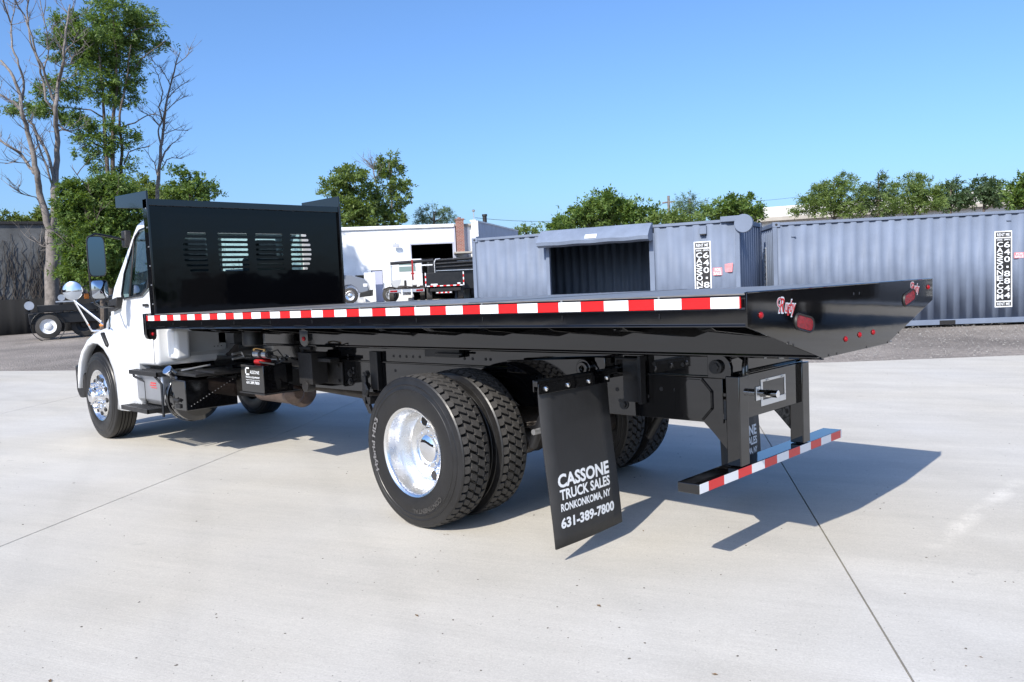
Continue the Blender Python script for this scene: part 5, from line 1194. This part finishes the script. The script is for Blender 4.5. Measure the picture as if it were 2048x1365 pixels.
def twigs(mb, Q, r0, n, ln, rg, start=.3, up=.6, lv=2, seg=4, spread=1.):
    for _ in range(n):
        i = int(len(Q)*rg.uniform(start, .98)); i = min(i, len(Q)-2); p = Vector(Q[i]); ax = (Vector(Q[i+1])-p).normalized()
        a = rg.uniform(0, 6.28); side = Vector((math.cos(a), math.sin(a), rg.uniform(-.1, .4)))*spread
        d = (ax*up+side*.8).normalized(); l = ln*rg.uniform(.4, 1.1); pts = [p]; k_ = 5
        for j in range(k_):
            d = (d+Vector((rg.uniform(-.25, .25), rg.uniform(-.25, .25), rg.uniform(-.05, .22)))).normalized(); pts.append(pts[-1]+d*l/k_)
        mb.tube(pts, [r0*(1-.8*j/k_) for j in range(k_+1)], seg, caps=False)
        if lv > 1: twigs(mb, pts, r0*.55, rg.randint(2, 4), l*.55, rg, .2, .7, lv-1, 3)
def tree_root(name, px_, D, label, group=None, cat='tree'):
    p = far(px_, 600, D); return thing(name, label, cat, (p[0], p[1], gz(p[0], p[1])), group=group)
def gpt(px_, D):   # pixel height of the ground there
    p = far(px_, 600, D); g_ = gz(p[0], p[1]); 
    v = np.array([p[0], p[1], g_])-CAM; return 682.5-FPX*v@UV/(v@FV)
# --- tall leafless tree with forked trunk at the left
rg = random.Random(11)
D = 38; t = tree_root('bare_tree', 104, D, 'tall leafless grey tree with a forked trunk in front of the vine wall')
m = MB(); s1p = 1/ppm(100, 300, D)
base = limb(m, [(104, gpt(104, D)), (104, 560), (104, 505), (103, 462)], D, 14*s1p, 11*s1p, 0, 10, rg)
A_ = limb(m, [(103, 470), (90, 430), (80, 385), (73, 345), (66, 305), (55, 262), (45, 225), (40, 190), (28, 155), (2, 122)], D, 8*s1p, 2.2*s1p, .15, 8, rg)
B_ = limb(m, [(104, 470), (108, 430), (108, 380), (114, 320), (114, 265), (111, 215), (118, 165), (127, 120), (133, 60), (140, 10)], D, 8.5*s1p, 1.4*s1p, .15, 8, rg)
subs = [([(73, 350), (60, 335), (42, 308), (20, 295), (-6, 278)], 3.6, 2), ([(45, 225), (28, 205), (8, 195), (-10, 180)], 2.8, 1.5), ([(111, 215), (100, 180), (88, 140), (70, 105), (60, 60), (48, 30), (30, 0)], 3.2, 1.2), ([(110, 225), (92, 200), (85, 160), (75, 120), (60, 80), (55, 20), (60, -20)], 3., 1.2), ([(45, 200), (48, 165), (38, 130), (25, 95), (22, 50), (12, 20), (5, -20)], 2.8, 1.2), ([(108, 380), (104, 340), (92, 300), (78, 275), (66, 250), (55, 240)], 3.6, 2.4), ([(108, 385), (98, 345), (84, 310), (72, 270)], 2.6, 1.6), ([(116, 250), (128, 258), (144, 266)], 2.2, 1.2), ([(127, 120), (132, 100), (148, 85), (158, 60)], 1.8, .8), ([(125, 130), (140, 128), (152, 100)], 1.4, .8), ([(85, 412), (70, 395), (50, 390), (28, 378)], 1.3, .7), ([(60, 335), (52, 327), (30, 325), (10, 328)], 1.0, .6), ([(97, 495), (85, 493), (78, 485)], 1.4, .8), ([(106, 485), (120, 492), (130, 502)], 1.5, .8), ([(22, 50), (30, 10), (25, -20)], 1.2, .8), ([(88, 140), (98, 100), (92, 50), (80, 0)], 1.6, .9)]
for pts, ra, rb in subs:
    Q = limb(m, pts, D, ra*s1p, rb*s1p, .3, 6, rg); twigs(m, Q, .9*s1p, 7, 1.2, rg, .2)
twigs(m, A_, 1.0*s1p, 20, 1.3, rg, .4); twigs(m, B_, 1.0*s1p, 22, 1.4, rg, .35)
obj('trunk', m, BARKG, t, ang=80)
# --- tall locust behind it
D = 44; t = tree_root('locust_tree', 225, D, 'tall airy green locust tree with several dark trunks left of the headboard')
m = MB(); s1p = 1/ppm(220, 200, D)
T0 = limb(m, [(222, gpt(222, D)), (222, 500), (222, 380)], D, 8*s1p, 6*s1p, 0, 8, rg)
L1 = limb(m, [(219, 400), (214, 320), (209, 250), (206, 190), (200, 120), (190, 60)], D, 5*s1p, 1.2*s1p, .3, 7, rg)
L2 = limb(m, [(223, 400), (226, 330), (226, 240), (235, 170), (232, 90), (225, 20)], D, 5.5*s1p, 1.2*s1p, .3, 7, rg)
L3 = limb(m, [(229, 400), (243, 350), (243, 290), (238, 230), (252, 170), (262, 90)], D, 4.5*s1p, 1.*s1p, .3, 7, rg)
for pts in ([(206, 235), (180, 220), (130, 215), (70, 215)], [(205, 190), (170, 180), (120, 160)], [(252, 170), (280, 120), (330, 82)], [(200, 120), (160, 100), (110, 75)], [(243, 255), (270, 246), (292, 232), (310, 228)], [(248, 330), (258, 305), (275, 298), (300, 293)], [(212, 300), (185, 285), (155, 300)], [(232, 90), (270, 60), (310, 48)]):
    Q = limb(m, pts, D, 1.8*s1p, .7*s1p, .4, 5, rg); twigs(m, Q, .5*s1p, 6, .9, rg, .2)
obj('trunk', m, BARKD, t, ang=80)
LOC = [(224, 22, 45, 22), (210, 8, 20, 8), (287, 33, 26, 14), (128, 46, 24, 20), (185, 56, 42, 26), (244, 53, 45, 28), (305, 52, 16, 8), (98, 76, 22, 9), (148, 82, 38, 20), (204, 92, 46, 26), (257, 79, 36, 20), (295, 89, 28, 9), (332, 81, 13, 6), (138, 109, 30, 12), (191, 115, 40, 20), (250, 119, 30, 18), (185, 148, 34, 20), (250, 145, 32, 20), (122, 162, 22, 14), (96, 185, 20, 12), (132, 185, 26, 15), (198, 178, 26, 16), (244, 168, 22, 14), (244, 198, 22, 16), (208, 201, 20, 10), (60, 211, 36, 11), (33, 218, 18, 8), (99, 221, 28, 11), (138, 226, 24, 13), (155, 237, 18, 9), (171, 260, 26, 17), (211, 254, 22, 10), (257, 262, 20, 11), (185, 280, 28, 13), (237, 280, 22, 12), (267, 280, 11, 6), (165, 307, 22, 6), (198, 330, 18, 9), (264, 323, 14, 6), (244, 343, 14, 8), (200, 303, 18, 10)]
leaf_mesh('crown', LOC, D, .72, .105, LF_LOC, t, droop=.35, aspect=.36, seed=1)
# --- low dense tree below it
D = 34; t = tree_root('locust_tree', 195, D, 'low dense dark green tree beside the white cab and its mirrors')
m = MB(); s1p = 1/ppm(200, 450, D)
Q0 = limb(m, [(205, gpt(205, D)), (205, 560), (200, 480), (198, 400)], D, 6*s1p, 2*s1p, .1, 7, rg); twigs(m, Q0, 2*s1p, 16, 2.2, rg, .2, lv=2); obj('trunk', m, BARKD, t)
LOW = [(155, 374, 26, 14), (198, 376, 36, 18), (241, 366, 26, 13), (139, 396, 22, 13), (185, 406, 42, 26), (231, 400, 38, 25), (200, 440, 50, 32), (245, 425, 34, 30), (170, 440, 34, 24), (165, 480, 28, 24), (205, 490, 40, 34), (145, 538, 24, 16), (160, 530, 22, 18), (185, 553, 24, 14), (235, 470, 28, 34), (150, 495, 24, 12), (135, 425, 16, 7), (180, 515, 26, 20), (210, 545, 24, 20), (240, 540, 20, 30), (128, 468, 12, 5), (130, 545, 12, 6)]
leaf_mesh('crown', LOW, D, 1.35, .09, LF_DEEP, t, droop=.25, aspect=.38, seed=2)
# --- small leafless tree
D = 46; t = tree_root('bare_tree', 315, D, 'small leafless tree rising just above the headboard wing')
m = MB(); s1p = 1/ppm(320, 200, D)
C0 = limb(m, [(312, gpt(312, D)), (312, 500), (314, 395), (318, 340), (322, 295), (327, 250), (332, 215), (340, 170), (352, 130), (360, 105)], D, 5.5*s1p, .8*s1p, .2, 8, rg)
for pts, ra in (([(319, 330), (330, 305), (342, 290), (356, 279)], 2.4), ([(322, 290), (316, 262), (326, 235), (333, 205)], 2.2), ([(328, 250), (318, 215), (326, 185), (316, 150), (305, 130)], 1.8), ([(322, 340), (333, 320), (345, 316), (365, 318)], 1.4), ([(340, 170), (330, 150), (318, 130)], 1.1), ([(330, 225), (350, 205), (378, 190)], 1.0), ([(333, 200), (350, 180), (380, 160)], 1.0), ([(325, 270), (350, 260), (376, 262)], 1.0), ([(314, 350), (308, 325), (290, 300)], 1.2), ([(318, 250), (305, 235), (285, 225), (265, 205)], 1.2), ([(310, 130), (305, 120), (300, 110)], .8), ([(352, 130), (372, 115), (382, 95)], .9)):
    Q = limb(m, pts, D, ra*s1p, .6*s1p, .3, 5, rg); twigs(m, Q, .5*s1p, 9, 1.0, rg, .2)
twigs(m, C0, .7*s1p, 22, 1.2, rg, .45); obj('trunk', m, BARKG, t, ang=80)
def leafy(name, label, D, px_, clumps, m_, trunk=None, dens=.9, size=.16, seed=0, group=None, aspect=.5, droop=0., br=6, bark=BARKD, tr=3.5):
    t = tree_root(name, px_, D, label, group); s_ = 1/ppm(px_, 430, D); m = MB()
    tp = trunk or [(px_, gpt(px_, D)), (px_, sum(c[1] for c in clumps)/len(clumps)), (px_, min(c[1] for c in clumps))]
    Q = limb(m, tp, D, tr*s_, .8*s_, .1, 6, rg)
    big = sorted(clumps, key=lambda c: -c[2]*c[3])[:br]
    for c in big:
        i = int(len(Q)*.55); x0, y0 = px_, (tp[0][1]+c[1])/2
        yb = min(c[1]+c[3]*1.6+6, tp[0][1]); limb(m, [(px_+(tp[-1][0]-px_)*.5, yb), ((px_+c[0])/2, (yb+c[1])/2), (c[0], c[1]-c[3]*.4)], D, 1.6*s_, .5*s_, .2, 5, rg)
    obj('trunk', m, bark, t, ang=80)
    leaf_mesh('crown', clumps, D, dens*.85, size*.72, m_, t, droop, aspect, seed=seed); return t
leafy('broadleaf_tree', 'dark green broadleaf tree just above the headboard top', 40, 380, [(355, 345, 12, 7), (378, 352, 18, 10), (398, 372, 24, 12), (412, 378, 18, 12), (360, 375, 22, 11), (380, 392, 30, 13), (402, 392, 26, 12), (350, 392, 20, 10)], LF_DEEP, dens=.85, size=.13, seed=3)
leafy('broadleaf_tree', 'pale yellow green tree glimpsed behind the small leafless tree', 65, 292, [(280, 375, 24, 16), (320, 385, 34, 14), (295, 395, 34, 16), (345, 392, 24, 10), (262, 385, 16, 14)], LF_YEL, dens=.9, size=.2, seed=4)
leafy('broadleaf_tree', 'light green treetop above the left end of the vine wall', 66, 20, [(15, 436, 22, 8), (-10, 440, 20, 12), (35, 444, 20, 8)], LF_YEL, dens=1, size=.2, seed=5)
leafy('broadleaf_tree', 'light green treetop showing between the two bare trunks', 66, 70, [(70, 436, 22, 10), (85, 428, 12, 8), (55, 446, 18, 8), (92, 446, 16, 10), (125, 448, 18, 8)], LF_YEL, dens=1, size=.2, seed=6)
leafy('broadleaf_tree', 'rounded olive tree right of the headboard, above the white workshop', 78, 700, [(697, 348, 34, 12), (668, 372, 22, 12), (712, 368, 32, 16), (700, 392, 30, 16), (690, 412, 28, 14), (725, 408, 34, 18), (690, 438, 24, 16), (720, 440, 36, 18), (745, 425, 22, 14), (740, 450, 30, 8), (655, 385, 12, 5)], LF_OLV, dens=.95, size=.27, seed=7, droop=.1)
leafy('broadleaf_tree', 'tall narrow tree beside the rounded olive tree above the workshop', 80, 785, [(777, 318, 16, 10), (768, 335, 12, 9), (782, 342, 20, 12), (772, 362, 18, 14), (797, 374, 20, 10), (814, 372, 10, 8), (770, 392, 24, 14), (800, 392, 18, 10), (782, 414, 24, 14), (788, 438, 18, 14), (762, 435, 20, 14), (800, 446, 10, 10), (792, 327, 6, 8)], LF_OLV, trunk=[(786, 600), (786, 450), (783, 400), (778, 325)], dens=.95, size=.25, seed=8, bark=BARKG)
rg2 = random.Random(5); t = tree_root('bare_tree', 752, 79, 'small bare grey treetop between the olive tree and the tall narrow tree'); m = MB(); s_ = 1/ppm(750, 350, 79)
Q = limb(m, [(756, 600), (756, 440), (754, 380), (748, 345), (744, 328)], 79, 2.5*s_, .5*s_, .1, 5, rg2); twigs(m, Q, .6*s_, 26, 2.2, rg2, .55); obj('trunk', m, BARKG, t)
leafy('pine_tree', 'small flat topped pine behind the workshop roof beside the chimney', 84, 868, [(852, 426, 14, 8), (872, 423, 22, 8), (895, 427, 14, 8), (842, 440, 18, 7), (870, 440, 34, 9), (898, 440, 12, 7), (865, 450, 42, 6)], LF_PINE, dens=1.2, size=.24, seed=9, aspect=.2)
leafy('broadleaf_tree', 'low treetops just left of the container corner beyond the annex', 84, 1052, [(1050, 463, 22, 6), (1040, 459, 8, 5), (1072, 466, 14, 4)], LF_OLV, dens=1.2, size=.25, seed=10)
leafy('broadleaf_tree', 'broad spreading green tree above the shutter container', 52, 1205, [(1198, 394, 20, 10), (1210, 408, 34, 14), (1168, 420, 26, 12), (1240, 420, 32, 14), (1145, 435, 28, 12), (1195, 432, 42, 15), (1255, 432, 34, 14), (1125, 448, 28, 10), (1170, 450, 40, 10), (1290, 430, 22, 10), (1230, 448, 40, 9), (1105, 457, 16, 5)], LF_DEEP, dens=1.05, size=.20, seed=11)
leafy('broadleaf_tree', 'yellowish green low tree right of the spreading tree', 50, 1345, [(1345, 438, 36, 9), (1320, 444, 26, 7), (1385, 440, 28, 7), (1290, 446, 18, 5)], LF_OLV, dens=1.2, size=.18, seed=12)
leafy('pine_tree', 'dark layered pine behind the utility pole', 60, 1380, [(1378, 396, 14, 6), (1382, 408, 26, 7), (1360, 420, 22, 7), (1395, 422, 24, 8), (1372, 432, 36, 6)], LF_PINE, dens=1.3, size=.19, seed=13, aspect=.2)
leafy('broadleaf_tree', 'rounded green tree above the row of stacked end containers', 54, 1478, [(1476, 402, 24, 9), (1495, 412, 22, 10), (1450, 414, 26, 10), (1478, 422, 36, 12), (1425, 424, 20, 8), (1508, 426, 14, 8), (1450, 430, 34, 7), (1500, 434, 20, 5)], LF_DEEP, dens=1.1, size=.19, seed=14)
RT = [('pine_tree', 'broad dark green tree at the left of the right hand tree row', 62, 1668, [(1692, 362, 20, 9), (1678, 376, 32, 12), (1650, 382, 24, 11), (1702, 388, 22, 10), (1632, 398, 24, 10), (1668, 400, 36, 12), (1612, 412, 20, 9), (1650, 416, 34, 11), (1700, 412, 28, 12), (1605, 425, 26, 6), (1680, 424, 40, 8)], LF_OLV, 15),
      ('pine_tree', 'pointed conifer with a thin spire in the right hand tree row', 64, 1757, [(1760, 347, 4, 8), (1759, 360, 9, 8), (1752, 374, 20, 9), (1765, 386, 20, 9), (1736, 380, 10, 8), (1752, 398, 30, 10), (1738, 412, 26, 10), (1772, 412, 26, 11), (1755, 422, 34, 8)], LF_PINE, 16),
      ('pine_tree', 'wide olive green tree just right of the spired conifer', 62, 1826, [(1820, 362, 18, 8), (1845, 368, 16, 8), (1810, 376, 26, 10), (1848, 382, 26, 10), (1822, 394, 36, 11), (1858, 400, 22, 12), (1808, 410, 30, 10), (1842, 414, 34, 9)], LF_OLV, 17),
      ('broadleaf_tree', 'bluish green tree in the middle of the right hand tree row', 66, 1902, [(1908, 370, 14, 7), (1900, 382, 24, 10), (1920, 396, 18, 10), (1888, 398, 18, 12), (1902, 408, 28, 10), (1872, 412, 18, 9)], LF_BLU, 18),
      ('broadleaf_tree', 'bluish loose crowned tree one short of the right edge of the photo', 66, 1968, [(1962, 370, 18, 8), (1985, 376, 16, 8), (1955, 386, 22, 10), (1990, 392, 18, 10), (1966, 402, 30, 9), (2002, 402, 10, 8)], LF_BLU, 19),
      ('broadleaf_tree', 'dark green tree cut by the right edge of the photo', 60, 2045, [(2046, 362, 14, 12), (2038, 380, 20, 12), (2052, 396, 26, 14), (2028, 400, 14, 10), (2080, 380, 26, 26), (2070, 405, 40, 12)], LF_DEEP, 20)]
for nm, lb_, D_, px_, cl, mm_, sd in RT: leafy(nm, lb_, D_, px_, cl, mm_, dens=1.15, size=.20, seed=sd, aspect=.3 if nm == 'pine_tree' else .5, group='trees in a row behind the long container')

# ================================================================== OUT OF FRAME, MIRRORED IN THE GLOSSY PAINT
def place(src, x, y, rz, label, group=None, sc=1.):
    c = copy_tree(src); c.location = (x, y, gz(x, y)); c.rotation_euler = (0, 0, rz); c['label'] = label; c.scale = (sc, sc, sc)
    if group: c['group'] = group
    return c
trees = [o for o in COL.objects if o.name.startswith('broadleaf_tree') and 'spreading green tree above' in o.get('label', '')]
G_ = 'trees standing outside the picture, mirrored in the black paint'
for i, (x, y, rz, sc) in enumerate([(-26, -22, 0, .9), (-17, -28, 1, .8), (-36, -14, 2, .9), (34, 36, 3, .55), (48, 20, 4, .5), (20, 50, 5, .6), (55, 2, 2, .55), (42, 28, 1, .4), (-6, -34, 2, .9), (12, -36, 4, .8), (30, -24, 1, .8)]):
    place(trees[0], x, y, rz, 'green tree outside the picture, seen only as a reflection in the paint', G_, sc)
ot = thing('parked_truck', 'dark truck parked just outside the left edge, only its shadow reaches the picture', 'truck', (-16, -5.6, 0), R(8), local=True)
obj('body', MB().box(-3.5, 2.2, -1.2, 1.2, 1.0, 2.9), BLKS, ot, bev=.04); obj('cab', MB().box(-6.0, -3.7, -1.1, 1.1, .8, 2.8), BLKS, ot, bev=.12, seg=3); obj('hood', MB().box(-7.6, -6.0, -1.0, 1.0, .7, 1.8), BLKS, ot, bev=.12, seg=3)
for a in (-6.6, 0.6):
    for y_, sd in ((-1.22, -1), (1.22, 1)): simple_wheel(ot, a, y_, .5, .5, .28, sd, ALU)

ob_ = thing('added_dark_warehouse', 'low dark brick warehouse out of view, added to give the side rail a dark reflection', 'building', (-40, -14, 0), R(-38), local=True)  # unseen building, added so the side rail mirrors something dark
obj('wall', MB().box(0, 44, -.3, 0, -.2, 4.6), BRICK, ob_); obj('roof', MB().box(-.3, 44.3, -9, .2, 4.6, 4.9), BEIG, ob_)
for i in range(9): obj('window', MB().box(2+4.8*i, 4.2+4.8*i, -.02, .03, 1.2, 3.2), BLKR, ob_)
obj('roller_door', MB().box(19.2, 23.6, -.02, .06, 0, 3.6), BLKR, ob_)
pt = thing('added_dark_trailer', 'dark box trailer out of view, added to give the rear apron a dark reflection', 'trailer', (9.5, 17.5, gz(9.5, 17.5)), .6, local=True)  # unseen trailers, added so the rear apron reflects a dark band
obj('body', MB().box(-3.5, 4.2, -1.2, 1.2, .75, 2.5), BLKR, pt, bev=.04); obj('drawbar', MB().box(4.2, 5.6, -.08, .08, .6, .75), BLKR, pt, bev=.02)
for a in (-.8, .4):
    for y_, sd in ((-1.22, -1), (1.22, 1)): simple_wheel(pt, a, y_, .38, .38, .22, sd, BLKR)
p2 = place(pt, 16, 22, .75, 'dark box trailer out of view, the farther one added to darken the rear apron reflection'); p3 = place(pt, 17.5, 13, 1.2, 'dark box trailer out of view, rightmost of those added to darken the rear apron reflection')
c2_ = copy_tree(rc); c2_.location = (A0[0]+12.7*math.cos(YR), A0[1]+12.7*math.sin(YR), .25); c2_['label'] = 'blue grey container beyond the right edge, continuing the line of the long one'
